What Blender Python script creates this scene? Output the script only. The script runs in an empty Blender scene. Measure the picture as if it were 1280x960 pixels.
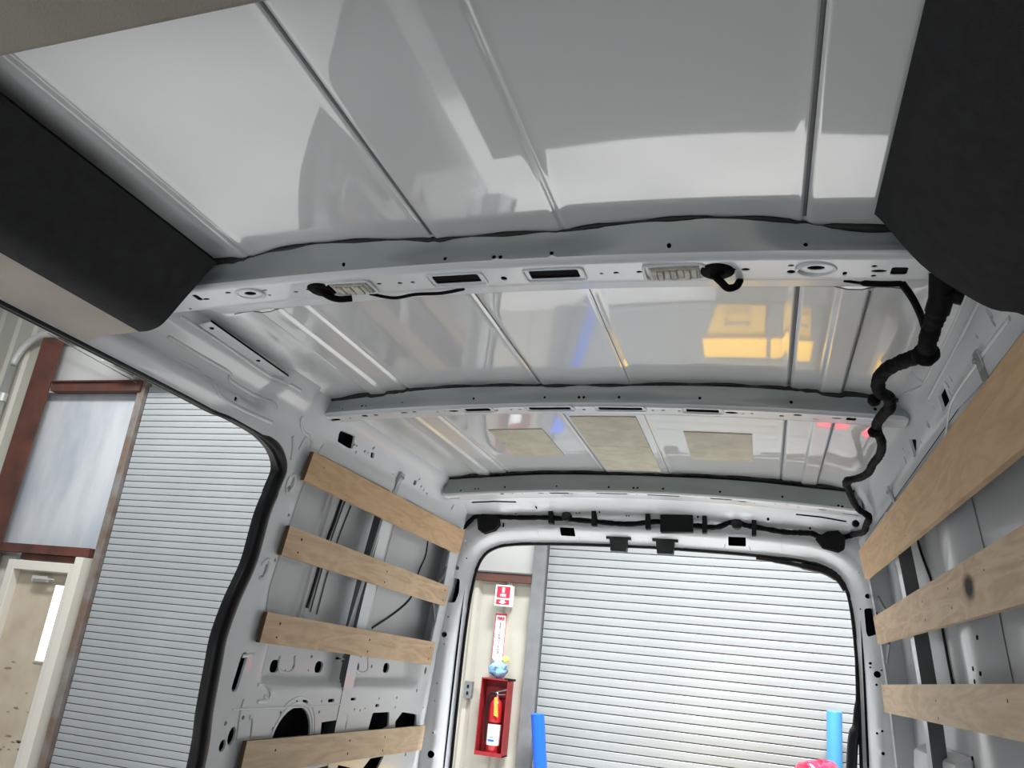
import bpy, math, random
import numpy as np
from mathutils import Vector, Matrix
from mathutils.geometry import delaunay_2d_cdt
random.seed(4)
sc = bpy.context.scene
COL = sc.collection
# ------------------------------------------------------------------ camera
YAW, PITCH, ROLL, FPX = -0.3230, 0.3342, 0.1035, 987.05
CAM = np.array([0.5181, 0.0, 1.7649])
_f = np.array([math.sin(YAW)*math.cos(PITCH), math.cos(YAW)*math.cos(PITCH), math.sin(PITCH)])
_r0 = np.array([math.cos(YAW), -math.sin(YAW), 0.0]); _u0 = np.cross(_r0, _f)
_r = math.cos(ROLL)*_r0 + math.sin(ROLL)*_u0
_u = -math.sin(ROLL)*_r0 + math.cos(ROLL)*_u0
cam = bpy.data.objects.new('camera', bpy.data.cameras.new('camera')); COL.objects.link(cam)
cam.matrix_world = Matrix(((_r[0], _u[0], -_f[0], CAM[0]), (_r[1], _u[1], -_f[1], CAM[1]), (_r[2], _u[2], -_f[2], CAM[2]), (0, 0, 0, 1)))
cam.data.sensor_width = 36.0
cam.data.lens = FPX/1280*36.0
cam.data.clip_start = 0.02
sc.camera = cam
# ------------------------------------------------------------------ world, lights, exposure
w = bpy.data.worlds.new('world'); sc.world = w; w.use_nodes = True
w.node_tree.nodes['Background'].inputs[0].default_value = (0.80, 0.90, 1.0, 1)
w.node_tree.nodes['Background'].inputs[1].default_value = 0.22
def area_lamp(name, loc, size, power, rot=(0, 0, 0), col=(.96, 0.98, 1.0)):
    l = bpy.data.lights.new(name, 'AREA'); l.shape = 'RECTANGLE'; l.size = size[0]; l.size_y = size[1]
    l.energy = power; l.color = col
    o = bpy.data.objects.new(name, l); o.location = loc; o.rotation_euler = rot; COL.objects.link(o); return o
area_lamp('unseen_overhead_light', (0.4, 4.5, 6.0), (2.4, 0.6), 400).data.spread = math.radians(95)  # unseen lamp, spread narrowed to brighten the floor behind the van
area_lamp('unseen_overhead_light', (-5.0, 4.6, 5.8), (3.0, 0.5), 118, (math.radians(28), 0, 0)).data.spread = math.radians(140)  # unseen lamp, tilted to brighten the left shutter wall
area_lamp('unseen_overhead_light', (-4.5, 0.2, 6.2), (3.0, 0.5), 50)
area_lamp('unseen_overhead_light', (0.5, -4.5, 6.2), (3.0, 0.5), 800)  # unseen lamp behind the viewpoint, added to fill the van interior
sc.view_settings.view_transform = 'Standard'
try: sc.view_settings.look = 'None'
except Exception: pass
sc.view_settings.gamma = 1.0
sc.view_settings.use_curve_mapping = False
sc.view_settings.exposure = 0.64
# ------------------------------------------------------------------ photo direction helpers (find real points on real surfaces)
def ray(px, py): return _r*(px-640)/FPX - _u*(py-480)/FPX + _f
def onY(px, py, D):
    d = ray(px, py); return CAM + d*(D-CAM[1])/d[1]
def onX(px, py, D):
    d = ray(px, py); return CAM + d*(D-CAM[0])/d[0]
def onZ(px, py, D):
    d = ray(px, py); return CAM + d*(D-CAM[2])/d[2]
WZ = [.6, 1.4, 1.76, 2.03, 2.3, 2.40, 2.48, 2.54, 2.60]
WX = [1.06, 1.04, 1.02, .995, .96, .938, .905, .88, .86]
def W(z): return float(np.interp(z, WZ, WX))
def wall(px, py, s, off=0.0):
    x = s
    for _ in range(30):
        q = onX(px, py, x); x = s*(W(q[2])+off)
    return (float(q[1]), float(q[2]))
def surfz(px, py, z0, k):
    z = z0
    for _ in range(25):
        q = onZ(px, py, z); z = z0-k*q[0]**2
    return q
# ------------------------------------------------------------------ materials
def mat(name, col, rough=0.5, metal=0.0, coat=0.0, coat_rough=0.05, spec=0.5, noise=0.0, nscale=4.0, bump=0.0, bscale=60, coat_ior=1.5, emit=0, stretch=(1, 1, 1), col2=None, contrast=(0.35, 0.65)):
    m = bpy.data.materials.new(name); m.use_nodes = True
    nt = m.node_tree; b = nt.nodes['Principled BSDF']
    b.inputs['Base Color'].default_value = (*col, 1); b.inputs['Roughness'].default_value = rough
    b.inputs['Metallic'].default_value = metal; b.inputs['Coat Weight'].default_value = coat
    b.inputs['Coat Roughness'].default_value = coat_rough; b.inputs['Coat IOR'].default_value = coat_ior
    b.inputs['Specular IOR Level'].default_value = spec
    if emit: b.inputs['Emission Color'].default_value = (*col, 1); b.inputs['Emission Strength'].default_value = emit
    if noise or bump or col2:
        tc = nt.nodes.new('ShaderNodeTexCoord'); mp = nt.nodes.new('ShaderNodeMapping'); mp.inputs['Scale'].default_value = stretch
        nt.links.new(tc.outputs['Object'], mp.inputs[0])
    if noise or col2:
        n = nt.nodes.new('ShaderNodeTexNoise'); n.inputs['Scale'].default_value = nscale; n.inputs['Detail'].default_value = 5
        nt.links.new(mp.outputs[0], n.inputs['Vector'])
        r = nt.nodes.new('ShaderNodeValToRGB'); r.color_ramp.elements[0].position = contrast[0]; r.color_ramp.elements[1].position = contrast[1]
        c2 = col2 if col2 else tuple(c*(1-noise) for c in col)
        r.color_ramp.elements[0].color = (*c2, 1); r.color_ramp.elements[1].color = (*col, 1)
        nt.links.new(n.outputs['Fac'], r.inputs[0]); nt.links.new(r.outputs[0], b.inputs['Base Color'])
    if bump:
        n2 = nt.nodes.new('ShaderNodeTexNoise'); n2.inputs['Scale'].default_value = bscale; n2.inputs['Detail'].default_value = 3
        nt.links.new(mp.outputs[0], n2.inputs['Vector'])
        bp = nt.nodes.new('ShaderNodeBump'); bp.inputs['Strength'].default_value = bump; bp.inputs['Distance'].default_value = 0.01
        nt.links.new(n2.outputs['Fac'], bp.inputs['Height']); nt.links.new(bp.outputs[0], b.inputs['Normal'])
    return m
M = {}
M['paint'] = mat('white_body_paint', (.79, .82, .85), .32, coat=.6, coat_rough=.08)
M['roofpaint'] = mat('glossy_roof_paint', (.68, .70, .71), .30, coat=1, coat_rough=.03, coat_ior=1.68, bump=.012, bscale=2.2)
M['primer'] = mat('grey_green_primer', (.36, .41, .40), .35, coat=.5, coat_rough=.15, noise=.15, nscale=3)
M['skin'] = mat('bare_outer_skin_paint', (.72, .745, .775), .35, coat=.4, coat_rough=.1)
M['cavity'] = mat('dark_cavity_shade', (.006, .006, .007), .8, spec=.1)  # near-black, paints in the shade inside holes and cavities
M['sealant'] = mat('black_sealant', (.012, .012, .013), .55)
M['greyline'] = mat('dark_grey_line', (.13, .14, .15), .6)  # dark grey for painted groove shade and the flange edge line
M['rubber'] = mat('black_rubber', (.008, .008, .009), .32, spec=.35)
M['harness'] = mat('black_loom_tape', (.004, .004, .0045), .75, spec=.12, bump=.4, bscale=90)
M['plastic'] = mat('dark_grey_plastic', (.035, .036, .038), .45)
M['trim'] = mat('charcoal_cab_trim', (.028, .029, .032), .75, spec=.25, bump=.6, bscale=500, noise=.25, nscale=40)
M['littrim'] = mat('lit_beige_cab_trim', (.42, .37, .32), .7, noise=.12, nscale=8, bump=.2, bscale=300)
M['headliner'] = mat('beige_headliner', (.30, .275, .23), .85, noise=.12, nscale=5, bump=.3, bscale=300)
M['pad'] = mat('beige_damping_pad', (.62, .58, .46), .75, noise=.18, nscale=16, bump=.4, bscale=60)
M['lamp'] = mat('cloudy_lamp_plastic', (.72, .70, .62), .5, noise=.35, nscale=60, bump=.5, bscale=80)
M['zinc_and_shade'] = mat('dark_zinc_and_post_shade', (.14, .155, .155), .4, metal=.3, noise=.15, nscale=10)
M['steel'] = mat('bright_steel', (.45, .47, .48), .35, metal=.8)
def wood_mat(name, c1, c2, seed):
    m = bpy.data.materials.new(name); m.use_nodes = True; nt = m.node_tree; b = nt.nodes['Principled BSDF']
    tc = nt.nodes.new('ShaderNodeTexCoord'); mp = nt.nodes.new('ShaderNodeMapping')
    mp.inputs['Scale'].default_value = (3, 1.6, 11); mp.inputs['Location'].default_value = (seed*3.1, seed*1.7, seed)
    nt.links.new(tc.outputs['Object'], mp.inputs[0])
    n1 = nt.nodes.new('ShaderNodeTexNoise'); n1.inputs['Scale'].default_value = 1.3; n1.inputs['Detail'].default_value = 3; n1.inputs['Distortion'].default_value = .9
    nt.links.new(mp.outputs[0], n1.inputs['Vector'])
    mu = nt.nodes.new('ShaderNodeMath'); mu.operation = 'MULTIPLY'; mu.inputs[1].default_value = 9
    fr = nt.nodes.new('ShaderNodeMath'); fr.operation = 'PINGPONG'; fr.inputs[1].default_value = 1
    nt.links.new(n1.outputs['Fac'], mu.inputs[0]); nt.links.new(mu.outputs[0], fr.inputs[0])
    n2 = nt.nodes.new('ShaderNodeTexNoise'); n2.inputs['Scale'].default_value = 6; n2.inputs['Detail'].default_value = 6
    nt.links.new(mp.outputs[0], n2.inputs['Vector'])
    mx = nt.nodes.new('ShaderNodeMix'); mx.data_type = 'FLOAT'; mx.inputs[0].default_value = .62
    nt.links.new(fr.outputs[0], mx.inputs[2]); nt.links.new(n2.outputs['Fac'], mx.inputs[3])
    r = nt.nodes.new('ShaderNodeValToRGB'); r.color_ramp.elements[0].color = (*c2, 1); r.color_ramp.elements[1].color = (*c1, 1)
    r.color_ramp.elements[0].position = .22; r.color_ramp.elements[1].position = .68
    nt.links.new(mx.outputs[0], r.inputs[0]); nt.links.new(r.outputs[0], b.inputs['Base Color'])
    b.inputs['Roughness'].default_value = .55
    return m
WOODS = [wood_mat('plywood_%s' % n, c1, c2, i*7.3) for i, (n, c1, c2) in enumerate([
    ('honey', (.72, .49, .28), (.60, .38, .20)), ('pale', (.76, .56, .36), (.58, .39, .23)), ('cream', (.78, .60, .40), (.64, .46, .28))])]
M['endgrain'] = mat('plywood_edge', (.17, .10, .05), .8, noise=.4, nscale=60, stretch=(30, 1, 1))
M['screw'] = mat('dark_screw', (.03, .022, .018), .6)
M['burn'] = mat('black_scorch', (.03, .028, .026), .8)
# garage
M['cream'] = mat('cream_metal_cladding', (.44, .42, .355), .5, noise=.1, nscale=2)
M['shutter'] = mat('grey_shutter_paint', (.285, .30, .30), .45, noise=.10, nscale=1.2, bump=.1, bscale=20)
M['groove'] = mat('dirty_shutter_joint', (.10, .10, .10), .8)
M['rust'] = mat('red_oxide_steel', (.11, .038, .024), .6, noise=.35, nscale=4, col2=(.06, .025, .018))
M['greysteel'] = mat('grey_jamb_steel', (.17, .175, .18), .5, noise=.2, nscale=8)
M['rustedge'] = mat('rusty_jamb_steel', (.17, .16, .15), .6, nscale=5, col2=(.13, .085, .06), contrast=(.35, .6))
M['whitepanel'] = mat('smeared_white_board', (.47, .48, .49), .5, nscale=2.2, col2=(.33, .36, .39), stretch=(1.6, 1, .5), contrast=(.3, .62))
M['whiteboard'] = mat('plain_white_board', (.46, .455, .43), .55, noise=.1, nscale=2)
M['doorpaint'] = mat('stained_cream_door', (.48, .42, .33), .55, nscale=2.6, col2=(.38, .31, .22), contrast=(.35, .7))
M['frame'] = mat('cream_door_frame', (.58, .55, .48), .5)
M['daylight'] = mat('daylit_glass', (.80, .90, 1.0), .3, emit=1.4)
M['dirt'] = mat('black_scuff', (.20, .155, .115), .9)
M['concrete'] = mat('garage_concrete', (.54, .53, .51), .35, noise=.2, nscale=1.5)
M['vanfloor'] = mat('grey_van_floor', (.20, .20, .20), .6, noise=.2, nscale=6)
M['conduit'] = mat('grey_conduit', (.50, .50, .47), .4, metal=.3)
M['red'] = mat('red_enamel', (.42, .014, .018), .35, coat=.5)
M['darkred'] = mat('red_cabinet_paint', (.30, .016, .02), .45, noise=.3, nscale=14)
M['whitelabel'] = mat('white_label', (.80, .80, .80), .5)
M['signwhite'] = mat('sign_white', (.85, .82, .82), .5)
M['signred'] = mat('sign_red', (.60, .02, .05), .5)
M['ink'] = mat('label_ink', (.10, .02, .03), .6)
M['orange'] = mat('orange_tag', (.90, .34, .04), .6)
M['blackplastic'] = mat('black_plastic', (.006, .006, .006), .6, spec=.2)
M['blue'] = mat('bright_blue_plastic', (.012, .11, .60), .35, coat=.3)
M['glareblue'] = mat('overexposed_blue_plastic', (.06, .27, .55), .35, coat=.3)
M['bagblue'] = mat('light_blue_film', (.25, .50, .75), .4, nscale=18, col2=(.06, .10, .16), contrast=(.36, .5))
M['yellow'] = mat('yellow_plastic', (.85, .48, .03), .4)
M['paleyellow'] = mat('pale_yellow_foam', (.85, .80, .15), .6)
M['redbag'] = mat('red_plastic_film', (.85, .02, .06), .25, coat=.6, bump=.4, bscale=8)
M['darkbin'] = mat('grey_bin_plastic', (.08, .085, .09), .5)
# ------------------------------------------------------------------ mesh builder
class MB:
    def __init__(s): s.v = []; s.f = []; s.m = []; s.sm = []
    def add(s, vs, fs, mi=0, smooth=False):
        o = len(s.v); s.v += [tuple(map(float, p)) for p in vs]
        for f in fs: s.f.append(tuple(i+o for i in f)); s.m.append(mi); s.sm.append(smooth)
        return s
    def box(s, a, b, mi=0, bev=0.0):
        x0, y0, z0 = [min(a[i], b[i]) for i in range(3)]; x1, y1, z1 = [max(a[i], b[i]) for i in range(3)]
        return s.hexa([(x0, y0, z0), (x1, y0, z0), (x1, y1, z0), (x0, y1, z0), (x0, y0, z1), (x1, y0, z1), (x1, y1, z1), (x0, y1, z1)], mi)
    def hexa(s, p, mi=0):
        return s.add(p, [(0, 3, 2, 1), (4, 5, 6, 7), (0, 1, 5, 4), (1, 2, 6, 5), (2, 3, 7, 6), (3, 0, 4, 7)], mi)
    def tube(s, pts, r, n=10, mi=0, closed=False, cap=True, up=None, flat=1.0):
        pts = [Vector(p) for p in pts]; k = len(pts); vs = []; N = None
        for i, p in enumerate(pts):
            a = pts[i-1] if (i > 0 or closed) else p; b = pts[(i+1) % k] if (i < k-1 or closed) else p
            t = (b-a).normalized()
            if up is not None: N = (Vector(up)-t*Vector(up).dot(t)).normalized()
            elif N is None:
                h = Vector((0, 0, 1)) if abs(t.z) < .9 else Vector((1, 0, 0)); N = (h-t*h.dot(t)).normalized()
            else: N = (N-t*N.dot(t)).normalized()
            B = t.cross(N); rr = float(np.interp(i/max(1, k-1), np.linspace(0, 1, len(r)), r)) if hasattr(r, '__len__') else r
            for j in range(n):
                an = 2*math.pi*j/n; vs.append(p+N*math.cos(an)*rr*flat+B*math.sin(an)*rr)
        fs = []
        for i in range(k if closed else k-1):
            for j in range(n):
                a = i*n+j; b = i*n+(j+1) % n; c = ((i+1) % k)*n+(j+1) % n; d = ((i+1) % k)*n+j
                fs.append((a, b, c, d))
        s.add(vs, fs, mi, True)
        if cap and not closed:
            s.add([vs[j] for j in range(n)], [tuple(range(n))[::-1]], mi); s.add(vs[-n:], [tuple(range(n))], mi)
        return s
    def lathe(s, c, prof, n=24, mi=0, axis='z'):
        vs = []; fs = []
        for r, h in prof:
            for j in range(n):
                a = 2*math.pi*j/n; ca, sa = math.cos(a)*r, math.sin(a)*r
                vs.append((c[0]+ca, c[1]+sa, c[2]+h) if axis == 'z' else ((c[0]+ca, c[1]+h, c[2]+sa) if axis == 'y' else (c[0]+h, c[1]+ca, c[2]+sa)))
        for i in range(len(prof)-1):
            for j in range(n): fs.append((i*n+j, i*n+(j+1) % n, (i+1)*n+(j+1) % n, (i+1)*n+j))
        return s.add(vs, fs, mi, True)
    def prism(s, poly, a, b, fn, mi=0):
        """poly of (u,v); fn(u,v,h) -> xyz at heights a, b"""
        n = len(poly); vs = [fn(u, v, a) for u, v in poly]+[fn(u, v, b) for u, v in poly]
        return s.add(vs, [tuple(range(n)), tuple(range(2*n-1, n-1, -1))]+[(i, (i+1) % n, n+(i+1) % n, n+i) for i in range(n)], mi)
    def build(s, name, mats, parent=None, bevel=0, weld=False):
        me = bpy.data.meshes.new(name); me.from_pydata(s.v, [], s.f)
        if not isinstance(mats, (list, tuple)): mats = [mats]
        for m in mats: me.materials.append(M[m] if isinstance(m, str) else m)
        me.polygons.foreach_set('material_index', s.m); me.polygons.foreach_set('use_smooth', s.sm)
        me.update()
        o = bpy.data.objects.new(name, me); COL.objects.link(o)
        if parent: o.parent = parent
        if bevel:
            b = o.modifiers.new('bevel', 'BEVEL'); b.width = bevel; b.segments = 2; b.limit_method = 'ANGLE'
        return o
def pip(P, poly):
    P = np.asarray(P, float); poly = np.asarray(poly, float)
    x, y = P[:, 0], P[:, 1]; ins = np.zeros(len(P), bool)
    x0, y0 = poly[-1]
    for x1, y1 in poly:
        c = ((y1 > y) != (y0 > y))
        with np.errstate(divide='ignore', invalid='ignore'):
            ins ^= c & (x < (x0-x1)*(y-y1)/(y0-y1+1e-15)+x1)
        x0, y0 = x1, y1
    return ins
def pdist(P, poly):
    P = np.asarray(P, float); d = np.full(len(P), 1e9); n = len(poly)
    for i in range(n):
        a = np.array(poly[i], float); b = np.array(poly[(i+1) % n], float); ab = b-a; L = ab@ab+1e-18
        t = np.clip(((P-a)@ab)/L, 0, 1); q = a+t[:, None]*ab
        d = np.minimum(d, np.hypot(*(P-q).T))
    return d
def resample(poly, step):
    out = []
    for i in range(len(poly)):
        a = np.array(poly[i], float); b = np.array(poly[(i+1) % len(poly)], float); L = np.hypot(*(b-a)); k = max(1, int(L/step+.5))
        for j in range(k): out.append(tuple(a+(b-a)*j/k))
    return out
def sheet(mb, outer, holes, fn, gu, gv, step, mi=0, rim=.006, flip=False, rimmi=None, split=None):
    """pressed sheet-metal surface: outline and holes in (u,v), fn(u,v,h) gives the point; gu, gv lists of grid lines"""
    outer = resample(outer, step); pts = list(outer); edges = [(i, (i+1) % len(outer)) for i in range(len(outer))]
    hs = []
    for h in holes:
        h = [tuple(map(float, q)) for q in h]
        if not pip([np.mean(h, axis=0)], outer)[0]: continue
        hs.append(h); o = len(pts); pts += h; edges += [(o+i, o+(i+1) % len(h)) for i in range(len(h))]
    G = np.array([(a, b) for a in gu for b in gv]); eu = min(np.diff(gu).min(), np.diff(gv).min())
    keep = pip(G, outer) & (pdist(G, outer) > .3*eu)
    for h in hs:
        c = np.mean(h, axis=0); R = np.hypot(*(np.array(h)-c).T).max()+.02
        near = np.hypot(*(G-c).T) < R; idx = np.where(near & keep)[0]
        if len(idx):
            sub = G[idx]; bad = pip(sub, h) | (pdist(sub, h) < .25*eu); keep[idx[bad]] = False
    pts += [tuple(q) for q in G[keep]]
    vo, eo, fo, *_ = delaunay_2d_cdt([Vector(p) for p in pts], edges, [], 0, 1e-6)
    V = np.array([tuple(v) for v in vo]); F = np.array([f for f in fo if len(f) == 3]); C = V[F].mean(axis=1)
    ok = pip(C, outer)
    for h in hs:
        c = np.mean(h, axis=0); R = np.hypot(*(np.array(h)-c).T).max()+.01
        idx = np.where(ok & (np.hypot(*(C-c).T) < R))[0]
        if len(idx): ok[idx[pip(C[idx], h)]] = False
    F = F[ok]
    if flip: F = F[:, ::-1]
    if split:
        C2 = V[F].mean(axis=1); k2 = split(C2); VV = [fn(u, v, 0) for u, v in V]
        o = len(mb.v); mb.add(VV, [tuple(f) for f in F.tolist()], mi, True)
        for i, q in enumerate(k2):
            if q: mb.m[len(mb.m)-len(F)+i] = 2
    else: mb.add([fn(u, v, 0) for u, v in V], [tuple(f) for f in F.tolist()], mi, True)
    if rim:
        for h in hs:
            n = len(h); mb.add([fn(u, v, 0) for u, v in h]+[fn(u, v, rim) for u, v in h], [(i, (i+1) % n, n+(i+1) % n, n+i) for i in range(n)], mi if rimmi is None else rimmi)
    return mb
def circ(c, r, n=12, ry=None, ang=0):
    ry = r if ry is None else ry
    return [(c[0]+r*math.cos(t)*math.cos(ang)-ry*math.sin(t)*math.sin(ang), c[1]+r*math.cos(t)*math.sin(ang)+ry*math.sin(t)*math.cos(ang)) for t in [2*math.pi*i/n for i in range(n)]]
def rrect(c, w, h, r=.006, n=3, ang=0):
    out = []
    for sx, sy, a0 in ((1, 1, 0), (-1, 1, 90), (-1, -1, 180), (1, -1, 270)):
        for i in range(n+1):
            a = math.radians(a0+90*i/n); out.append((sx*(w/2-r)+r*math.cos(a), sy*(h/2-r)+r*math.sin(a)))
    ca, sa = math.cos(ang), math.sin(ang)
    return [(c[0]+x*ca-y*sa, c[1]+x*sa+y*ca) for x, y in out]
def sstep(a, b, x):
    t = min(1, max(0, (x-a)/(b-a))); return t*t*(3-2*t)
def catmull(pts, k=6, closed=False):
    P = [np.array(p, float) for p in pts]; n = len(P); out = []
    for i in range(n if closed else n-1):
        if closed: p0, p1, p2, p3 = P[i-1], P[i], P[(i+1) % n], P[(i+2) % n]
        else: p0, p1, p2, p3 = P[max(i-1, 0)], P[i], P[i+1], P[min(i+2, n-1)]
        for j in range(k):
            t = j/k; out.append(.5*((2*p1)+(-p0+p2)*t+(2*p0-5*p1+4*p2-p3)*t*t+(-p0+3*p1-3*p2+p3)*t**3))
    if not closed: out.append(P[-1])
    return [tuple(float(c) for c in p) for p in out]
def empty(name, loc=(0, 0, 0), label=None, cat=None, group=None):
    o = bpy.data.objects.new(name, None); o.location = loc; COL.objects.link(o); o.empty_display_size = .1
    if label: o['label'] = label; o['category'] = cat
    if group: o['group'] = group
    return o
def tag(o, label, cat, group=None):
    o['label'] = label; o['category'] = cat
    if group: o['group'] = group
    return o
def struct(o): o['kind'] = 'structure'; return o
def text_mesh(name, txt, size, mtx, m, parent, bold=0.0, spacing=1.0):
    c = bpy.data.curves.new(name, 'FONT'); c.body = txt; c.size = size; c.align_x = 'CENTER'; c.align_y = 'CENTER'; c.extrude = .0008; c.offset = bold; c.space_line = spacing
    t = bpy.data.objects.new(name, c); COL.objects.link(t)
    dg = bpy.context.evaluated_depsgraph_get(); me = bpy.data.meshes.new_from_object(t.evaluated_get(dg))
    bpy.data.objects.remove(t); me.transform(mtx); me.materials.clear(); me.materials.append(M[m])
    o = bpy.data.objects.new(name, me); COL.objects.link(o); o.parent = parent; return o
def rng(a, b, s): return np.arange(a, b+s*.5, s)

# ================================================================== GARAGE
WY = 7.0
fl = MB(); fl.box((-12, -8, -.1), (8, 9, 0)); struct(fl.build('floor', 'concrete'))
def corrugated(x0, x1, z0, z1, y, pitch=.30, depth=.035):
    """trapezoid ribbed cladding"""
    mb = MB(); xs = []; x = x0; k = 0
    prof = [(0, 0), (.40, 0), (.50, 1), (.62, 1), (.72, 0)]
    while x < x1:
        for t, d in prof:
            xx = x+t*pitch
            if xx <= x1: xs.append((xx, y-d*depth))
        x += pitch
    xs.append((x1, y))
    vs = [(a, b, z0) for a, b in xs]+[(a, b, z1) for a, b in xs]; n = len(xs)
    mb.add(vs, [(i, i+1, n+i+1, n+i) for i in range(n-1)])
    mb.box((x0, y+.002, z0), (x1, y+.06, z1))
    return mb
wr = corrugated(-12, -7.92, 0, 6.4, WY)
for a in (corrugated(-3.05, -1.42, 0, 2.44, WY, pitch=.31), corrugated(2.9, 8, 0, 6.4, WY)): wr.add(a.v, a.f)
wr.box((-7.92, WY+.03, 2.40), (-6.3, WY+.10, 4.26), 1)      # smeared board
wr.box((-7.92, WY+.03, 4.34), (-6.3, WY+.10, 6.4), 2)
wr.box((-6.3, WY+.03, 4.30), (-3.05, WY+.10, 6.4), 2)
wr.box((-3.05, WY+.03, 2.46), (-1.42, WY+.10, 6.4), 2)
wr.box((-1.42, WY+.03, 4.3), (2.9, WY+.10, 6.4), 2)
wr.box((-7.92, WY+.03, 0), (-7.47, WY+.10, 2.35), 3)
struct(wr.build('wall_rear', ['cream', 'whitepanel', 'whiteboard', 'frame']))
struct(corrugated(-8, 7, 0, 6.4, 0).build('wall_left', 'cream')).matrix_world = Matrix.Translation((-12, 0, 0)) @ Matrix.Rotation(math.pi/2, 4, 'Z')
def shutter(name, x0, x1, z1, phase=0.0):
    mb = MB(); p = .0695; z = phase; r = struct(empty(name, ((x0+x1)/2, WY, 0)))
    n = int((z1-z)/p); vs = []; fs = []; ms = []
    cx = (x0+x1)/2
    for i in range(n+1):
        a = z+i*p; prof = [(a, .005), (a+.0025, -.010), (a+.006, -.0125), (a+.035, -.014), (a+.061, -.0125), (a+.0645, -.010), (a+.0655, .005)]
        o = len(vs)
        for zz, yy in prof: vs += [(x0-cx, yy, zz), (x1-cx, yy, zz)]
        for k in range(6): fs.append((o+2*k, o+2*k+1, o+2*k+3, o+2*k+2)); ms.append(0)
    m2 = MB(); m2.add(vs, fs, 0, False)
    m2.box((x0-cx, .006, 0), (x1-cx, .03, z1), 1)
    m2.build('slat_curtain', ['shutter', 'groove'], r)
    return r
s1 = shutter('door_1', -6.2, -3.15, 4.32, .012)
s2 = shutter('door_2', -1.30, 2.75, 4.30, .031)
j = MB(); j.box((-6.30, WY-.07, 0), (-6.21, WY+.02, 4.36)); struct(j.build('trim_1', 'rustedge', bevel=.005))
j = MB(); j.box((-3.15, WY-.05, 0), (-3.05, WY+.02, 4.36)); struct(j.build('trim_2', 'greysteel'))
j = MB(); j.box((-1.43, WY-.07, 0), (-1.31, WY+.02, 4.36)); struct(j.build('trim_3', 'greysteel', bevel=.004))
j = MB(); j.box((2.75, WY-.07, 0), (2.9, WY+.02, 4.36)); struct(j.build('trim_4', 'greysteel'))
# red oxide girts and column
j = MB(); j.box((-7.56, WY-.10, 4.24), (-6.25, WY+.02, 4.36)); j.box((-7.56, WY-.102, 4.345), (-6.25, WY-.13, 4.36)); struct(j.build('trim_5', 'rust'))
j = MB(); j.box((-12, WY-.10, 2.35), (-6.34, WY+.02, 2.445)); j.box((-7.3, WY-.06, 2.28), (-6.52, WY+.02, 2.345)); struct(j.build('trim_6', 'rust'))
j = MB(); j.box((-3.0, WY-.08, 2.415), (-1.43, WY+.0, 2.485)); j.box((-3.0, WY-.09, 2.488), (-1.43, WY+.02, 2.50), 1); struct(j.build('trim_7', ['rust', 'groove']))
j = MB(); j.box((-7.90, WY-.12, 0), (-7.57, WY-.10, 6.4)); j.box((-7.76, WY-.1, 0), (-7.73, WY-.0, 6.4)); struct(j.build('trim_8', 'rust'))
# shutter drum cover
d = MB(); d.lathe((0, 0, 0), [(0, 0), (.24, 0), (.24, 3.5), (0, 3.5)], 28, axis='x')
d.box((-.02, -.24, -.24), (.0, .24, .24), 0)
o = d.build('shutter_drum', 'conduit'); o.location = (-6.45, WY-.27, 4.68)
tag(o, 'round grey roll-up door drum above the left shutter', 'shutter drum')
# personnel door
dr = struct(empty('door_3', (-6.92, WY, 0)))
a = MB(); a.box((-.49, -.10, 0), (-.39, .03, 2.27)); a.box((.37, -.10, 0), (.475, .03, 2.27)); a.box((-.39, -.10, 2.17), (.37, .03, 2.27))
a.build('door_frame', 'frame', dr, bevel=.006)
a = MB(); a.box((.48, -.16, 0), (.585, .0, 2.34)); a.build('corner_post', 'frame', dr, bevel=.004)
a = MB(); a.box((-.385, .0, .01), (.365, .045, 2.165)); a.build('door_leaf', 'doorpaint', dr)
a = MB(); a.box((.165, -.006, 1.27), (.325, .006, 2.04)); a.build('door_glass', 'daylight', dr)
a = MB()
for q in (((.145, -.012, 1.25), (.165, 0, 2.06)), ((.325, -.012, 1.25), (.345, 0, 2.06)), ((.165, -.012, 1.25), (.325, 0, 1.27)), ((.165, -.012, 2.04), (.325, 0, 2.06))): a.box(*q)
a.build('glass_bead', 'doorpaint', dr)
a = MB(); a.box((-.13, -.07, 2.06), (.08, -.0, 2.12)); a.box((-.10, -.10, 2.085), (.20, -.08, 2.10)); a.build('door_closer', 'conduit', dr, bevel=.004)
a = MB()
for k in range(18):
    x = random.uniform(-.36, .3); z = random.choice([.75, .45, .5, .42, 1.0, 1.2]) + random.gauss(0, .035); r_ = random.uniform(.004, .02)
    a.add([(x+r_*3*math.cos(t)*random.uniform(.4, 1), -.0015, z+r_*math.sin(t)*random.uniform(.4, 1)) for t in [i*.785 for i in range(8)]], [tuple(range(8))])
a.build('scuff_mark', 'dirt', dr)
# conduit on the left wall
c = MB(); pth = [(-8.25, WY-.12, 0), (-8.25, WY-.12, 4.55)]+[(-8.25+.4*(1-math.cos(t)), WY-.12, 4.55+.42*math.sin(t)) for t in [math.radians(x) for x in range(0, 91, 9)]]+[(-6.9, WY-.12, 4.97)]
c.tube(pth, .045, 12); c.tube([(-8.25, WY-.12, 4.1), (-8.25, WY-.12, 4.2)], .055, 12); c.tube([(-8.25, WY-.12, 3.2), (-8.25, WY-.12, 3.3)], .055, 12)
tag(c.build('conduit', 'conduit'), 'grey metal conduit with a bend, running up the cream wall at far left', 'conduit')
c = MB(); c.tube([(-7.7, WY-.25, 4.93), (-6.30, WY-.12, 4.33)], .006, 6)
tag(c.build('pull_cable', 'greysteel'), 'thin cable sloping across the white board to the shutter corner', 'cable')

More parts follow.
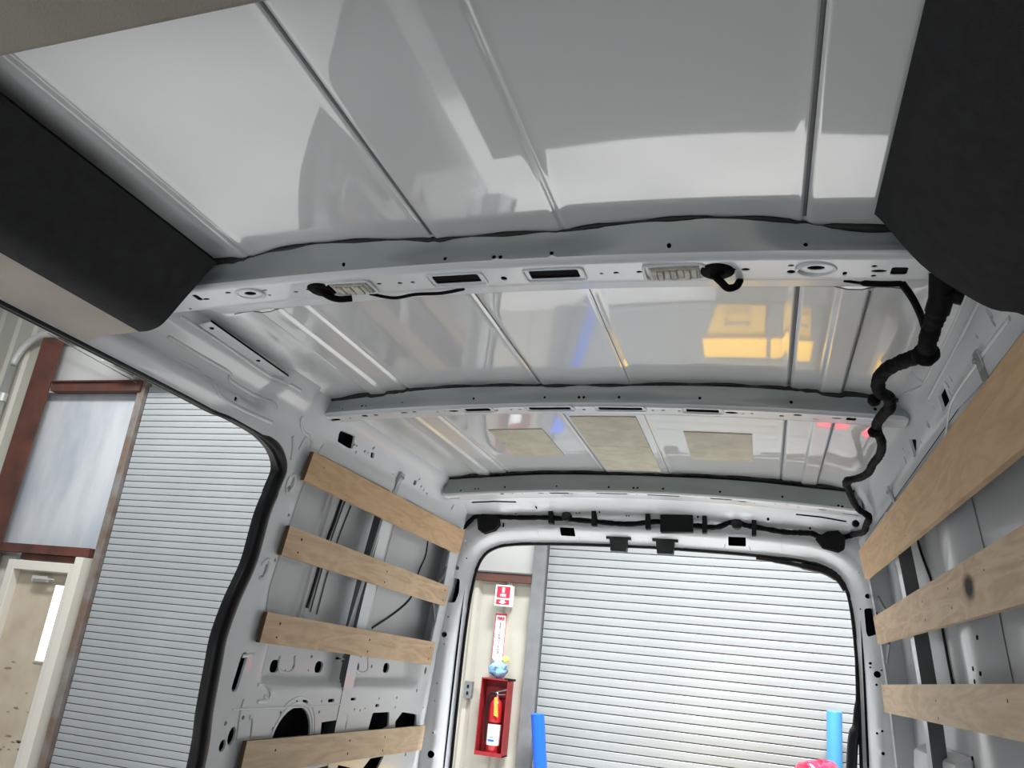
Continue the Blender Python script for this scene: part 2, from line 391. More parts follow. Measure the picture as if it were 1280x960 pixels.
# ---- fire point
def letters_vertical(): return '\n'.join('EXTINGUISHER')
RX = Matrix.Rotation(math.pi/2, 4, 'X')
fs = empty('fire_sign', (-1.66, WY-.04, 2.29), 'red and white projecting fire extinguisher sign at the top, under the brown girt', 'sign')
a = MB(); a.box((-.075, -.09, -.09), (.075, .0, .09)); a.build('sign_box', 'signwhite', fs, bevel=.003)
a = MB(); a.box((-.06, -.0915, -.02), (.062, -.0902, .078)); a.box((-.06, -.0915, -.078), (.062, -.0902, -.035)); a.box((-.0765, -.08, -.07), (-.0752, -.01, .07)); a.build('red_field', 'signred', fs)
a = MB(); a.box((-.012, -.093, .022), (.012, -.0917, .068)); a.build('pictogram', 'signwhite', fs); a = MB(); a.prism([(-.035, -.055), (.0, -.074), (.035, -.055), (.018, -.055), (.018, -.040), (-.018, -.040), (-.018, -.055)], -.093, -.0917, lambda u, v, h: (u, h, v)); a.build('arrow', 'signwhite', fs)
text_mesh('lettering', 'FIRE', .03, Matrix.Translation((0, -.093, .0)) @ RX, 'signwhite', fs, .001)
vs_ = empty('extinguisher_label', (-1.685, WY-.037, 1.95), 'tall narrow white label with red border and vertical lettering above the extinguisher cabinet', 'sign')
a = MB(); a.box((-.052, -.008, -.19), (.052, -.002, .19)); a.build('label_plate', 'signwhite', vs_)
a = MB(); a.box((-.052, -.0095, -.19), (-.046, -.008, .19)); a.box((.046, -.0095, -.19), (.052, -.008, .19)); a.box((-.052, -.0095, .175), (.052, -.008, .19)); a.build('border', 'signred', vs_)
text_mesh('heading', 'FIRE', .036, Matrix.Translation((0, -.0095, .145)) @ RX, 'signred', vs_, .0012)
text_mesh('lettering', letters_vertical(), .026, Matrix.Translation((0, -.0095, -.03)) @ RX, 'ink', vs_, .0008, .92)
# cabinet
CX_ = float(onY(616, 880, WY-.19)[0])
cb = empty('extinguisher_cabinet', (CX_, WY-.035, 1.0), 'open red metal cabinet on the cream wall holding a fire extinguisher', 'cabinet')
a = MB(); a.box((-.15, -.012, 0), (.15, 0, .60)); a.build('back_panel', 'darkred', cb)
a = MB(); a.box((-.155, -.22, 0), (-.145, 0, .60)); a.build('side_panel', 'darkred', cb); a = MB(); a.box((.145, -.22, 0), (.155, 0, .60)); a.build('side_panel', 'darkred', cb)
a = MB(); a.box((-.155, -.22, .59), (.155, 0, .60)); a.build('top_panel', 'darkred', cb)
a = MB(); a.box((-.155, -.22, 0), (.155, 0, .01)); a.box((-.155, -.225, 0), (.155, -.215, .03), 0); a.build('bottom_panel', 'darkred', cb)
a = MB(); a.tube([(.10, -.20, .605), (.23, -.20, .603)], .009, 8); a.build('hook', 'blackplastic', cb)
ex = empty('fire_extinguisher', (CX_+.012, WY-.125, 1.012), 'red fire extinguisher with white label and orange tag standing in the open red cabinet', 'fire extinguisher')
cb.scale = (.77, .72, 1); ex.scale = (.80, .78, 1)
a = MB(); a.lathe((0, 0, 0), [(0, 0), (.06, 0), (.068, .01), (.068, .36), (.062, .39), (.045, .415), (.022, .43), (.02, .45), (0, .45)], 24); a.build('cylinder', 'red', ex)
a = MB(); a.lathe((0, 0, 0), [(.0685, .07), (.0695, .075), (.0695, .225), (.0685, .23)], 24); a.build('paper_label', 'whitelabel', ex)
a = MB(); a.lathe((0, 0, 0), [(.0685, .235), (.0700, .237), (.0700, .245), (.0685, .247)], 24); a.build('strap', 'blackplastic', ex)
a = MB(); a.box((-.035, -.072, .10), (.03, -.0705, .115)); a.box((-.02, -.072, .13), (.02, -.0705, .135)); a.build('label_print', 'blue', ex)
a = MB(); a.lathe((0, 0, .45), [(0, 0), (.018, 0), (.018, .03), (0, .03)], 12); a.hexa([(-.02, -.012, .475), (.11, -.012, .505), (.11, .012, .505), (-.02, .012, .475), (-.02, -.012, .483), (.11, -.012, .515), (.11, .012, .515), (-.02, .012, .483)]); a.hexa([(-.02, -.012, .455), (.09, -.012, .465), (.09, .012, .465), (-.02, .012, .455), (-.02, -.012, .462), (.09, -.012, .472), (.09, .012, .472), (-.02, .012, .462)])
a.build('valve_handle', 'steel', ex)
a = MB(); a.tube(catmull([(0, -.02, .46), (-.05, -.03, .475), (-.085, -.035, .43), (-.095, -.03, .3), (-.088, -.03, .16), (-.08, -.03, .10)]), .011, 8); a.build('hose', 'blackplastic', ex)
a = MB(); a.hexa([(.005, -.082, .30), (.055, -.082, .29), (.055, -.080, .29), (.005, -.080, .30), (-.005, -.082, .44), (.03, -.082, .44), (.03, -.080, .44), (-.005, -.080, .44)]); a.build('inspection_tag', 'orange', ex)
# bag on the cabinet
def blob(mb, c, rad, seed, n=18, k=12, amp=.18, mi=0):
    rnd = random.Random(seed); ph = [rnd.uniform(0, 6) for _ in range(6)]
    vs = []; fs = []
    for i in range(k+1):
        th = math.pi*i/k
        for j in range(n):
            p = 2*math.pi*j/n; r_ = 1+amp*(math.sin(3*p+ph[0]+2*th)+.7*math.sin(5*p+ph[1]-3*th)+.6*math.sin(7*th+ph[2]+p))/2
            vs.append((c[0]+rad[0]*r_*math.sin(th)*math.cos(p), c[1]+rad[1]*r_*math.sin(th)*math.sin(p), c[2]+rad[2]*r_*math.cos(th)))
    for i in range(k):
        for j in range(n): fs.append((i*n+j, (i+1)*n+j, (i+1)*n+(j+1) % n, i*n+(j+1) % n))
    mb.add(vs, fs, mi, True)
bg = empty('hanging_bag', (CX_-.0, WY-.12, 1.612), 'crumpled light blue and white bag on top of the red cabinet', 'bag')
a = MB(); blob(a, (0, 0, .06), (.085, .05, .062), 3); a.build('blue_film', 'bagblue', bg)
a = MB(); blob(a, (-.02, .02, .145), (.05, .035, .035), 5); a.build('white_top', 'whitelabel', bg)
a = MB(); blob(a, (.055, .0, .15), (.03, .025, .024), 8); a.build('yellow_end', 'paleyellow', bg)
a = MB(); a.box((-.035, -.05, -.07), (.035, 0, .07)); a.box((-.01, -.055, .015), (.01, -.05, .04), 1); a.box((-.01, -.055, -.04), (.01, -.05, -.015), 1)
o = a.build('outlet_box', ['greysteel', 'blackplastic'], bevel=.004); o.location = onY(587, 862, WY-.03); tag(o, 'small grey electrical outlet box left of the red cabinet', 'outlet')
# blue posts, leaning
def post(label, top, lean, m):
    a = MB(); b = (top[0]+lean, top[1], 0.0); a.tube([b, top], .055, 20); a.lathe(top, [(.055, 0), (.05, .008), (0, .010)], 20)
    return tag(a.build('blue_post', m), label, 'post', 'blue posts in front of the rear shutter')
p = onY(672, 893, 6.75); post('bright blue plastic post at left edge of the rear shutter', tuple(p), .20, 'blue')
p = onY(1043, 890, 6.82); post('blue plastic post, lightened as if overexposed, at the right, above the red plastic', tuple(p), -.05, 'glareblue')
bn = empty('waste_bin', (onY(1028, 958, 6.50)[0], 6.50, 0), 'bin topped with crumpled bright red plastic below the right-hand blue post', 'bin')
zt = float(onY(1030, 957, 6.50)[2])
a = MB(); a.lathe((0, 0, 0), [(0, 0), (.15, 0), (.19, zt-.08), (.2, zt-.06), (.19, zt-.05), (0, zt-.05)], 28); a.build('bin_body', 'darkbin', bn)
a = MB(); blob(a, (0, 0, zt-.06), (.17, .17, .085), 11, n=40, k=20, amp=.22); a.build('red_liner', 'redbag', bn)
def tote(x, wd, lab):
    r = empty('yellow_tote', (x, 6.45, 0), lab, 'tote', 'yellow totes mirrored in the roof')
    a = MB(); h = .42
    for (z0, z1, g) in ((.40, .74, 0), (.74, .78, .02)):
        a.hexa([(-wd/2-g+.03*(g == 0), -.2-g, z0), (wd/2+g-.03*(g == 0), -.2-g, z0), (wd/2+g-.03*(g == 0), .2+g, z0), (-wd/2-g+.03*(g == 0), .2+g, z0), (-wd/2-g, -.2-g, z1), (wd/2+g, -.2-g, z1), (wd/2+g, .2+g, z1), (-wd/2-g, .2+g, z1)])
    a.build('tote_body', 'yellow', r, bevel=.02)
    a = MB(); a.box((-wd/2+.02, -.18, 0), (wd/2-.02, .18, .398)); a.build('crate_base', 'darkbin', r, bevel=.01)
    a = MB(); a.tube([(-.08, -.215, .62), (-.08, -.25, .62), (.08, -.25, .62), (.08, -.215, .62)], .012, 8); a.build('handle', 'darkbin', r)
tote(.16, .42, 'wide yellow plastic tote behind the van, mirrored in the roof'); tote(.56, .26, 'narrow yellow plastic tote behind the van, mirrored in the roof beside the wide one')

# ================================================================== VAN
van = empty('cargo_van', (0, 2.0, .7), 'white cargo van seen from inside, bare painted roof, beams, walls and open doors', 'van')
VI = Matrix.Translation((0, -2.0, -.7))
_build = MB.build
def vpart(mb, name, mats, parent=None, **k):
    o = mb.build(name, mats, parent or van, **k)
    if parent is None or parent is van: o.matrix_parent_inverse = VI
    return o
# ---- roof panel
RK = .045
def roof_z(x, y=2.0):
    ax = abs(x); z = 2.588-RK*x*x
    for g, h_, w_ in ((-.142, .006, .006), (.142, .004 if y < 1.5 else .0015, .005), (-.597, .006, .006), (.597, .006, .006)): z += h_*math.exp(-((x-g)/w_)**2)
    if y > 1.5: z -= .007*(sstep(.672, .684, ax)-sstep(.730, .742, ax))
    elif x < 0: z += .16*max(0, min(ax, .80)-.604)
    z += .004*(sstep(.142, .16, ax)-sstep(.575, .597, ax))
    z -= .010*sstep(.76, .86, ax)
    return z
xs = set(np.round(rng(-.93, .93, .02), 4))
for g in (.142, .597, .678, .736):
    for dx in (-.018, -.012, -.008, -.005, -.0025, 0, .0025, .005, .008, .012, .018):
        xs.add(round(g+dx, 4)); xs.add(round(-g-dx, 4))
xs = sorted(xs); ys = list(rng(-.9, 4.0, .07))
a = MB(); n = len(xs)
def rz(x, y): return roof_z(x, y)+.0012*math.sin(x*5.1+y*2.3)*math.sin(y*3.7-x*2)
a.add([(x, y, rz(x, y)) for y in ys for x in xs], [(j*n+i, j*n+i+1, (j+1)*n+i+1, (j+1)*n+i) for j in range(len(ys)-1) for i in range(n-1)], 0, True)
a.add([(x, y, z+.03) for x, y, z in [(x, y, rz(x, y)) for y in (ys[0], ys[-1]) for x in xs]], [(i, i+1, n+i+1, n+i) for i in range(n-1)], 0, True)
vpart(a, 'roof_panel', 'roofpaint')
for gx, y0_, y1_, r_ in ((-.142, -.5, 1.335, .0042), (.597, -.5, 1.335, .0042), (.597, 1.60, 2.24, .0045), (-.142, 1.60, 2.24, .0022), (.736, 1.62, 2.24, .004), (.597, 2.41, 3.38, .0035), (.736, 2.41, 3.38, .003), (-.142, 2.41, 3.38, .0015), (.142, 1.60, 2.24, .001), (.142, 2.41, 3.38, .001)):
    a = MB(); a.tube([(gx, y, rz(gx, y)-.0005) for y in np.linspace(y0_, y1_, 30)], r_, 6, up=(0, 0, 1), flat=.5); vpart(a, 'groove_shade', 'greyline')  # dark strip painting in the shaded side of the roof groove
# damping pads
for k, q in enumerate([(-.475, -.262, 2.74, 3.118), (-.122, .112, 2.577, 2.950), (-.125, .112, 2.953, 3.345), (.256, .490, 2.75, 3.125)]):
    a = MB(); x0, x1, y0, y1 = q; N = 8
    vs = [(x0+(x1-x0)*i/N, y, rz(x0+(x1-x0)*i/N, y)-.003) for y in (y0, y1) for i in range(N+1)]
    a.add(vs, [(i, i+1, N+2+i, N+1+i) for i in range(N)]); a.add([(x, y, z+.003) for x, y, z in vs], [(i, i+1, N+2+i, N+1+i) for i in range(N)])
    for i in range(N):
        for j in (0, N+1): a.add([vs[i+j], vs[i+j+1], (vs[i+j+1][0], vs[i+j+1][1], vs[i+j+1][2]+.003), (vs[i+j][0], vs[i+j][1], vs[i+j][2]+.003)], [(0, 1, 2, 3)])
    for i in (0, N):
        p, q2 = vs[i], vs[i+N+1]; a.add([p, q2, (q2[0], q2[1], q2[2]+.003), (p[0], p[1], p[2]+.003)], [(0, 1, 2, 3)])
    vpart(a, 'damping_pad', 'pad')
# ---- roof beams
def WAVE(x): return float(np.interp(abs(x), [0, .10, .142, .20, .30, .42, .52, .60, .68, .76, .9], [-.004, -.004, .004, -.006, -.018, -.024, -.014, .004, .016, .022, .022]))
def make_beam(prof, kb, round_holes_front, bottom_holes, xw=.905, frames=(), mats=None, swoop=.0, wave=1.0):
    """prof: (y,z,kind) points along the section, z at the centreline"""
    P = [np.array(p[:2]) for p in prof]; L = [0]
    for i in range(1, len(P)): L.append(L[-1]+float(np.hypot(*(P[i]-P[i-1]))))
    def fn(u, v, h):
        v2 = min(max(v, 0), L[-1]); y = float(np.interp(v2, L, [p[0] for p in P])); z = float(np.interp(v2, L, [p[1] for p in P]))
        d = -kb*u*u
        k = np.interp(v2, L, [0 if p[2] == 'roof' else 1 for p in prof])
        d -= k*swoop*max(0, abs(u)-.62)**2*3
        wob = (1-k)*0.0
        wv = (1-k)*(v2 < L[3])*wave*WAVE(u)
        seg = 'front' if v2 < L[3] else 'bottom'
        return (u, y+wv+(h if v2 < L[3] else 0), z+d+(h if v2 >= L[3] else 0)+wob)
    return fn, L
def beam(name, y0, y1, zb, zt, kb, fhp, bhp, yflange, nrect, gv=.012, bead=True):
    prof = [(y0-.014, zt, 'roof'), (y0-.004, zt-.018, 'roof'), (y0-.002, zb+.010, 'b'), (y0+.006, zb, 'b'), (y1-.004, zb, 'b'), (y1+.006, zb+.006, 'b'), (y1+.03, zt-.012, 'b'), (yflange, zt-.008, 'roof')]
    wave = 1.0 if y0 < 1.5 else .4; fn, L = make_beam(prof, kb, None, None, wave=wave)
    fh = []
    for (px, py, r_) in fhp:
        q = onY(px, py, y0); t = (zt-.018-(q[2]+kb*q[0]**2))/(zt-.018-zb-.010); fh.append(circ((float(q[0]), L[1]+t*(L[2]-L[1])), r_, 12))
    bh = []; fr = []
    for h in bhp:
        px, py = h[0], h[1]; q = surfz(px, py, zb, kb); c = (float(q[0]), L[3]+float(q[1])-prof[3][0]); lo = L[3]+.006; hi = L[4]-.004
        if h[2] == 'c':
            r_ = h[3]; c = (c[0], min(max(c[1], lo+r_*.8), hi-r_*.8)); bh.append(circ(c, r_, 12, (h[4] if len(h) > 4 else r_)))
        else:
            wd, hh = h[3], h[4]; c = (c[0], min(max(c[1], lo+hh/2), hi-hh/2)); bh.append(rrect(c, wd, hh, min(.005, hh*.3)))
            if len(h) > 5: fr.append((c, wd, hh))
    gv_ = []
    for i in range(len(L)-1):
        k = max(1, int((L[i+1]-L[i])/gv)); gv_ += [L[i]+(L[i+1]-L[i])*j/k for j in range(k)]
    gv_ = sorted(set(gv_)); gv_ = [g for g in gv_ if g > 0]
    gu = list(rng(-.89, .89, .02))
    mb = MB(); sheet(mb, [(-.905, 0), (.905, 0), (.905, L[-1]), (-.905, L[-1])], fh+bh, fn, gu, gv_, .02, 0, .0018 if y0 < 1.5 else .0012, split=lambda C: C[:, 1] < L[2]+.002)
    # near-black core added inside the box section to shade its holes
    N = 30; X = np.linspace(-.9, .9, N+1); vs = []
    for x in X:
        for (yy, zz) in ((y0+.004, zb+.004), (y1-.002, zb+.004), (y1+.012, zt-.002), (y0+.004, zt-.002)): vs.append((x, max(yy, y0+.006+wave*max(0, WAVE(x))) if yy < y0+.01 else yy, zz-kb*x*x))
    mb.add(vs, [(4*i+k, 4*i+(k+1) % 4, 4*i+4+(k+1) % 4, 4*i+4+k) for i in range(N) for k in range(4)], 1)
    # embossed rims round the big cut-outs
    for c, wd, hh in fr:
        r2 = rrect(c, wd+.022, hh+.016, .008); mb.tube([fn(u, v, -.001) for u, v in r2], .0028, 6, 0, closed=True)
    o = vpart(mb, name, ['paint', 'cavity', 'primer'])
    # black adhesive bead along the roof joint
    s = MB(); pts = []; rr = []
    for x in np.linspace(-.88, .88, 120):
        pts.append((x, y0-.014+wave*WAVE(x), rz(x, y0)-.003)); rr.append(.003+.0025*math.sin(x*37+y0*5)+(.004 if abs(x) > .63 else 0)+.001*random.random())
    s.tube(pts, rr, 6); vpart(s, 'adhesive_bead', 'sealant', o).matrix_parent_inverse = Matrix.Identity(4)
    if y0 < 1.5:
        s = MB(); s.tube([(x, yflange+.001, roof_z(x, 2)-.0095+.0012) for x in np.linspace(-.80, .80, 60)], .0014, 5); vpart(s, 'flange_edge', 'greyline', o).matrix_parent_inverse = Matrix.Identity(4)
    return o, fn, L
b1_front = [(432, 333, .0042), (557, 324, .0042), (618, 322, .0045), (626, 322, .0045), (690, 317, .0045), (837, 310, .0045), (1007, 306, .0045)]
b1_bot = [(313, 367, 'c', .015, .010), (385, 362, 'c', .005), (571, 349, 'r', .105, .036, 1), (693, 343, 'r', .105, .036, 1), (630, 348, 'c', .007, .009), (474, 355, 'c', .006, .005), (500, 354, 'c', .006, .005), (516, 353, 'c', .005),
          (370, 365, 'c', .006, .004), (337, 369, 'c', .004), (331, 363, 'r', .012, .006), (285, 366, 'r', .014, .008), (258, 374, 'c', .009, .005), (247, 372, 'r', .014, .03), (238, 386, 'c', .004),
          (752, 342, 'c', .004), (770, 341, 'c', .006, .005), (799, 340, 'c', .006, .005), (917, 337, 'c', .005), (932, 337, 'c', .008, .006), (989, 332, 'c', .006, .004), (989, 340, 'c', .008, .008),
          (1020, 335, 'c', .016, .009), (1056, 342, 'r', .008, .016), (1093, 333, 'c', .005), (1099, 339, 'c', .014, .006), (1092, 345, 'c', .005), (1124, 339, 'r', .028, .030)]
B1, f1, L1 = beam('roof_beam', 1.362, 1.462, 2.525, 2.586, .0435, b1_front, b1_bot, 1.59, 2)
b2_front = [(428, 511, .003), (452, 507, .004), (457, 507, .003), (503, 503, .003), (593, 499, .004), (681, 497, .004), (724, 497, .0045), (730, 497, .0045), (774, 497, .0045), (875, 498.5, .0045), (989, 503, .005), (1094, 511, .005)]
b2_bot = [(567, 514, 'c', .018, .009), (597, 512, 'r', .085, .028, 1), (687, 510.5, 'r', .135, .026, 1), (775, 510.5, 'r', .135, .026, 1), (878, 513, 'r', .095, .028, 1), (914.5, 516, 'c', .019, .010), (730, 512, 'c', .006),
          (547, 515, 'c', .005), (556, 514, 'c', .004), (621, 513, 'c', .006), (639, 512, 'c', .005), (650, 512, 'c', .005), (816, 513, 'c', .005), (829, 513, 'c', .006), (849, 514, 'c', .005),
          (929, 517, 'c', .004), (940, 517, 'c', .005), (977, 520, 'c', .007), (997, 519, 'c', .013, .008), (1020, 524, 'r', .016, .006), (1046, 523, 'c', .014, .006), (1064, 524, 'r', .026, .026),
          (505, 516, 'c', .014, .007), (518, 515, 'c', .007), (456, 520, 'r', .02, .018), (470, 519, 'c', .008), (438, 523, 'c', .005), (417, 525, 'r', .05, .02)]
B2, f2, L2 = beam('roof_beam', 2.268, 2.350, 2.522, 2.583, .047, b2_front, b2_bot, 2.40, 2)
b3_front = [(576, 613, .004), (594, 611, .004), (598, 611, .004), (631, 609, .005), (696, 608, .004), (761, 609, .005), (792, 610, .005), (797, 610, .005), (829, 611, .005), (900, 615, .005), (978, 621, .005), (1048, 632, .005), (1053, 633, .005)]
b3_bot = [(564, 623.5, 'r', .09, .012), (627, 617, 'c', .01), (676, 616.5, 'c', .016, .008), (698, 615.5, 'r', .09, .022), (764.5, 617, 'r', .14, .018), (829, 619.5, 'r', .14, .018), (901, 624, 'r', .09, .022), (927.5, 627, 'c', .018, .009),
          (653, 617, 'c', .006), (641, 617, 'c', .006), (715, 617, 'c', .005), (796, 618, 'c', .006), (943, 629, 'c', .005), (969, 630, 'c', .006), (984, 631, 'c', .007), (998, 634, 'r', .015, .012), (1028, 637, 'r', .03, .016), (1069, 644, 'r', .10, .014)]
B3, f3, L3 = beam('roof_beam', 3.405, 3.52, 2.500, 2.575, .055, b3_front, b3_bot, 3.62, 2)
# lamp mounts and grommets in the front beam
def beam_pt(px, py, zb=2.525, kb=.0435): q = surfz(px, py, zb, kb); return q
for (px, py, wd) in ((440, 359, .088), (843, 339, .098)):
    q = beam_pt(px, py); cx, cy, cz = q; lm = MB()
    lm.tube([(cx+u, cy+v, cz-.0015) for u, v in rrect((0, 0), wd+.02, .056, .01)], .0035, 6, 0, closed=True)
    o = vpart(lm, 'lamp_bezel', 'paint')
    lm = MB(); N = 7
    lm.box((cx-wd/2, cy-.024, cz-.006), (cx+wd/2, cy+.024, cz+.002), 0)
    for i in range(N):
        x0 = cx-wd/2+.004+(wd-.008)*i/N; lm.box((x0+.001, cy-.018, cz-.010-.002*(i % 2)), (x0+(wd-.008)/N-.001, cy+.018, cz-.006), 0)
    lm.box((cx-wd/2+.004, cy-.0245, cz-.009), (cx+wd/2-.004, cy-.020, cz-.006), 1)
    vpart(lm, 'lamp_socket', ['lamp', 'pad'], bevel=.0015)
for (px, py, pth) in ((402, 362, [(402, 364), (410, 370), (423, 374), (440, 373)]), (897, 339, [(892, 343), (902, 353), (910, 360), (920, 358), (925, 350)])):
    q = beam_pt(px, py); g = MB(); g.lathe(tuple(q-np.array([0, 0, .004])), [(0, -.004), (.012, -.004), (.014, .0), (.027, -.001), (.033, .003), (.033, .006)], 24)
    c = [tuple(onY(x, y, q[1]+.01*k)) for k, (x, y) in enumerate(pth)]
    g.tube(catmull([tuple(q+np.array([0, 0, -.002]))]+[(p[0], p[1], min(p[2], 2.515)) for p in c]), .0075, 8)
    vpart(g, 'grommet', 'harness')
# round embossed boss near both ends
for (px, py) in ((313, 367), (1020, 336)):
    q = beam_pt(px, py); g = MB(); g.tube([(q[0]+.034*math.cos(t), q[1]+.024*math.sin(t), q[2]-.0005) for t in [i*math.pi/12 for i in range(24)]], .004, 6, closed=True); vpart(g, 'embossed_ring', 'paint')
# loose cable between beam and roof
c = MB(); pth = [(462, 365), (490, 368), (520, 366), (550, 362), (580, 359)]
c.tube(catmull([tuple(surfz(x, y, 2.53, .045)+np.array([0, .01*(i % 2), -.004])) for i, (x, y) in enumerate(pth)]), .004, 8)
vpart(c, 'lamp_cable', 'harness')
c = MB(); c.tube(catmull([tuple(surfz(x, y, 2.53, .045)) for x, y in [(1055, 351), (1080, 354), (1110, 355), (1128, 354)]]), [.003]*6+[.006]*12+[.004], 8); c.tube(catmull([tuple(onY(*q)) for q in [(1128, 355, 1.50), (1140, 372, 1.53), (1150, 392, 1.57), (1156, 410, 1.62)]]), .0075, 8)
vpart(c, 'branch_cable', 'harness')

# ---- side walls
def smooth_path(pxs, s, off=0.0): return [wall(x, y, s, off) for x, y in pxs]
seal_px = [(200, 473), (255, 502), (300, 527), (334, 547), (349, 564), (354, 585), (346, 608), (332, 642), (316, 700), (294, 750), (278, 795), (271, 830), (260, 890), (249, 960)]
seal = smooth_path(seal_px, -1)
zz_top = seal[0][1]
seal = [(-.2, zz_top+.004), (.6, zz_top+.004), (1.1, zz_top+.002)]+seal+[(seal[-1][0]-.01, 1.0), (seal[-1][0]-.01, .72)]
seal_s = catmull(seal, 6)
def LW(u, v, h):
    """left inner panel: u = Y, v = z"""
    d = 0
    # recessed belt with its sloping shelf
    inb = sstep(2.38, 2.44, u)*(1-sstep(3.60, 3.74, u))
    d += .05*sstep(1.590, 1.640, v)*(1-sstep(1.75, 1.80, v))*inb*(1-sstep(2.95, 2.955, u)*(1-sstep(3.03, 3.035, u)))
    d += .006*math.sin(v*30)*0
    # cant rail: pressed hollow towards its lower lip
    d += .010*sstep(2.40, 2.43, v)*(1-sstep(2.50, 2.52, v))*sstep(2.3, 2.4, u)
    # pillar flange steps
    if u < 2.3: d -= .003*(sstep(2.10, 2.13, u))*(1 if v < 2.2 else 0)
    # bay over the side door
    if u < 2.16 and v > 2.33:
        d += .024*sstep(2.405, 2.422, v)*(1-sstep(1.95, 2.00, u)) - .018*sstep(2.468, 2.478, v)
        d += .018*(1-sstep(2.365, 2.382, v))*(1-sstep(1.80, 1.86, u))
    return (-(W(v)+d+h), u, v)
def hp(px, py, r_, s=-1, off=0, ry=None, ang=0): return circ(wall(px, py, s, off), r_, 12, ry, ang)
def hpoly(pts, s=-1, off=0): return [wall(x, y, s, off) for x, y in pts]
def slot(p0, p1, r_, s=-1, off=0):
    a = np.array(wall(*p0, s, off)); b = np.array(wall(*p1, s, off)); d = b-a; L_ = np.hypot(*d)+1e-9; an = math.atan2(d[1], d[0]); out = []
    for i in range(7): t = an+math.pi/2+math.pi*i/6; out.append((a[0]+r_*math.cos(t), a[1]+r_*math.sin(t)))
    for i in range(7): t = an-math.pi/2+math.pi*i/6; out.append((b[0]+r_*math.cos(t), b[1]+r_*math.sin(t)))
    return out
def chamfer(poly, r=.03, k=4):
    P = [np.array(p, float) for p in poly]; out = []
    for i in range(len(P)):
        a, b, c = P[i-1], P[i], P[(i+1) % len(P)]; u1 = (a-b); u2 = (c-b); r1 = min(r, .45*np.hypot(*u1), .45*np.hypot(*u2)); p = b+u1/np.hypot(*u1)*r1; q = b+u2/np.hypot(*u2)*r1
        for j in range(k+1): t = j/k; out.append(tuple((1-t)**2*p+2*t*(1-t)*b+t*t*q))
    return out
win1 = chamfer([wall(388, 578, -1), (2.955, 2.375), (2.955, 1.745), (2.395, 1.745), wall(346, 695, -1), wall(368, 635, -1)], .03)
win1 = chamfer([(2.33, 2.372), (2.945, 2.372), (2.945, 1.745), (2.35, 1.745), (2.30, 1.90), (2.315, 2.15)], .03)
win2 = chamfer([(3.06, 2.372), (3.62, 2.368), (3.72, 2.32), (3.76, 2.1), (3.76, 1.80), (3.70, 1.745), (3.06, 1.745)], .04)
lholes = [win1, win2,
    chamfer(hpoly([(427, 541), (430, 538), (447, 545), (444, 561), (438, 560), (425, 552)]), .006, 2),
    hp(446, 555.5, .006), hp(449, 557, .004), hp(448, 565, .005), hp(459, 564, .006), hp(463, 566, .004), hp(470, 560, .007), chamfer(hpoly([(467, 565), (471, 566), (470, 573), (466, 572)]), .004, 2), hp(494, 592, .005), hp(527, 599, .006),
    chamfer(hpoly([(521, 600), (524, 601), (522, 607), (519, 606)]), .004, 2), hp(529, 608, .006), hp(532.5, 612, .005), hp(536, 617, .005), hp(568, 634, .006, ry=.016),
    hp(296, 498, .010), hp(387.5, 533, .0), slot((304, 822), (293, 858), .017), slot((367, 598), (364, 606), .004), hp(361, 612, .010, ry=.013), hp(360, 644, .006), slot((332, 707), (329, 717), .005), hp(326, 722, .009),
    hp(289, 920, .021, ry=.028), hp(277, 932, .016, ry=.018), hp(281, 904, .007), hp(304, 897, .007), hp(331, 845, .007), hp(343, 700, .006),
    hp(351, 891, .006), hp(341, 911, .006), hp(399, 890, .006), slot((379, 877), (384, 877), .006), slot((411, 876), (417, 875.5), .006), hp(371, 877, .006), hp(402, 876.5, .005), slot((438, 874), (444, 874), .005), slot((470, 882), (473, 882), .006), hp(474, 873, .005), hp(496, 872, .006), hp(494, 884, .005),
    hp(443, 887, .005), hp(450, 888, .005), hp(456, 886, .005), hp(521, 863, .008), hp(529, 885, .006), hp(330, 833, .0),
    hpoly([(402, 903), (421, 900), (424, 903), (423, 925), (400, 925)]), chamfer(hpoly([(466, 891), (487, 890), (486, 908), (474, 914), (460, 912)]), .01), chamfer(hpoly([(494, 902), (503, 890), (521, 893), (519, 915), (494, 915)]), .01),
    chamfer(hpoly([(386, 963), (417, 955), (440, 960), (420, 985), (386, 985)]), .01), chamfer(hpoly([(463, 948), (480, 945), (470, 965), (450, 965)]), .008), hp(507, 943, .008)]
# round wheel-arch speaker style cut-out in the lower panel
ac = wall(363, 928, -1); lholes.append(circ(ac, .125, 30, .115))
for (px, py) in ((345, 833), (400, 834)): lholes.append(rrect(wall(px, py, -1, .045), .058, .042, .018))
for (px, py) in ((446, 835), (484, 835)): lholes.append(rrect(wall(px, py, -1, .045), .06, .042, .018))
for (px, py, q) in ((370, 829, .006), (368, 834, .007), (466, 833, .007), (358, 838, .004), (387, 838, .004), (391, 821, .006), (422, 823, .006), (453, 820, .006)): lholes.append(circ(wall(px, py, -1, .045), q, 10))
for (px, py) in ((532, 838),): lholes.append(circ(wall(px, py, -1), .012, 12, .018))
lholes = [h for h in lholes if np.ptp(np.array(h)[:, 0]) > .004]
outerL = [tuple(p) for p in seal_s]+[(3.93, .72), (3.93, 2.545), (-.2, 2.545)]
a = MB(); sheet(a, outerL, lholes, LW, rng(-.18, 3.92, .022), rng(.74, 2.53, .013), .02, 0, .008)
LP = vpart(a, 'side_panel', 'paint')
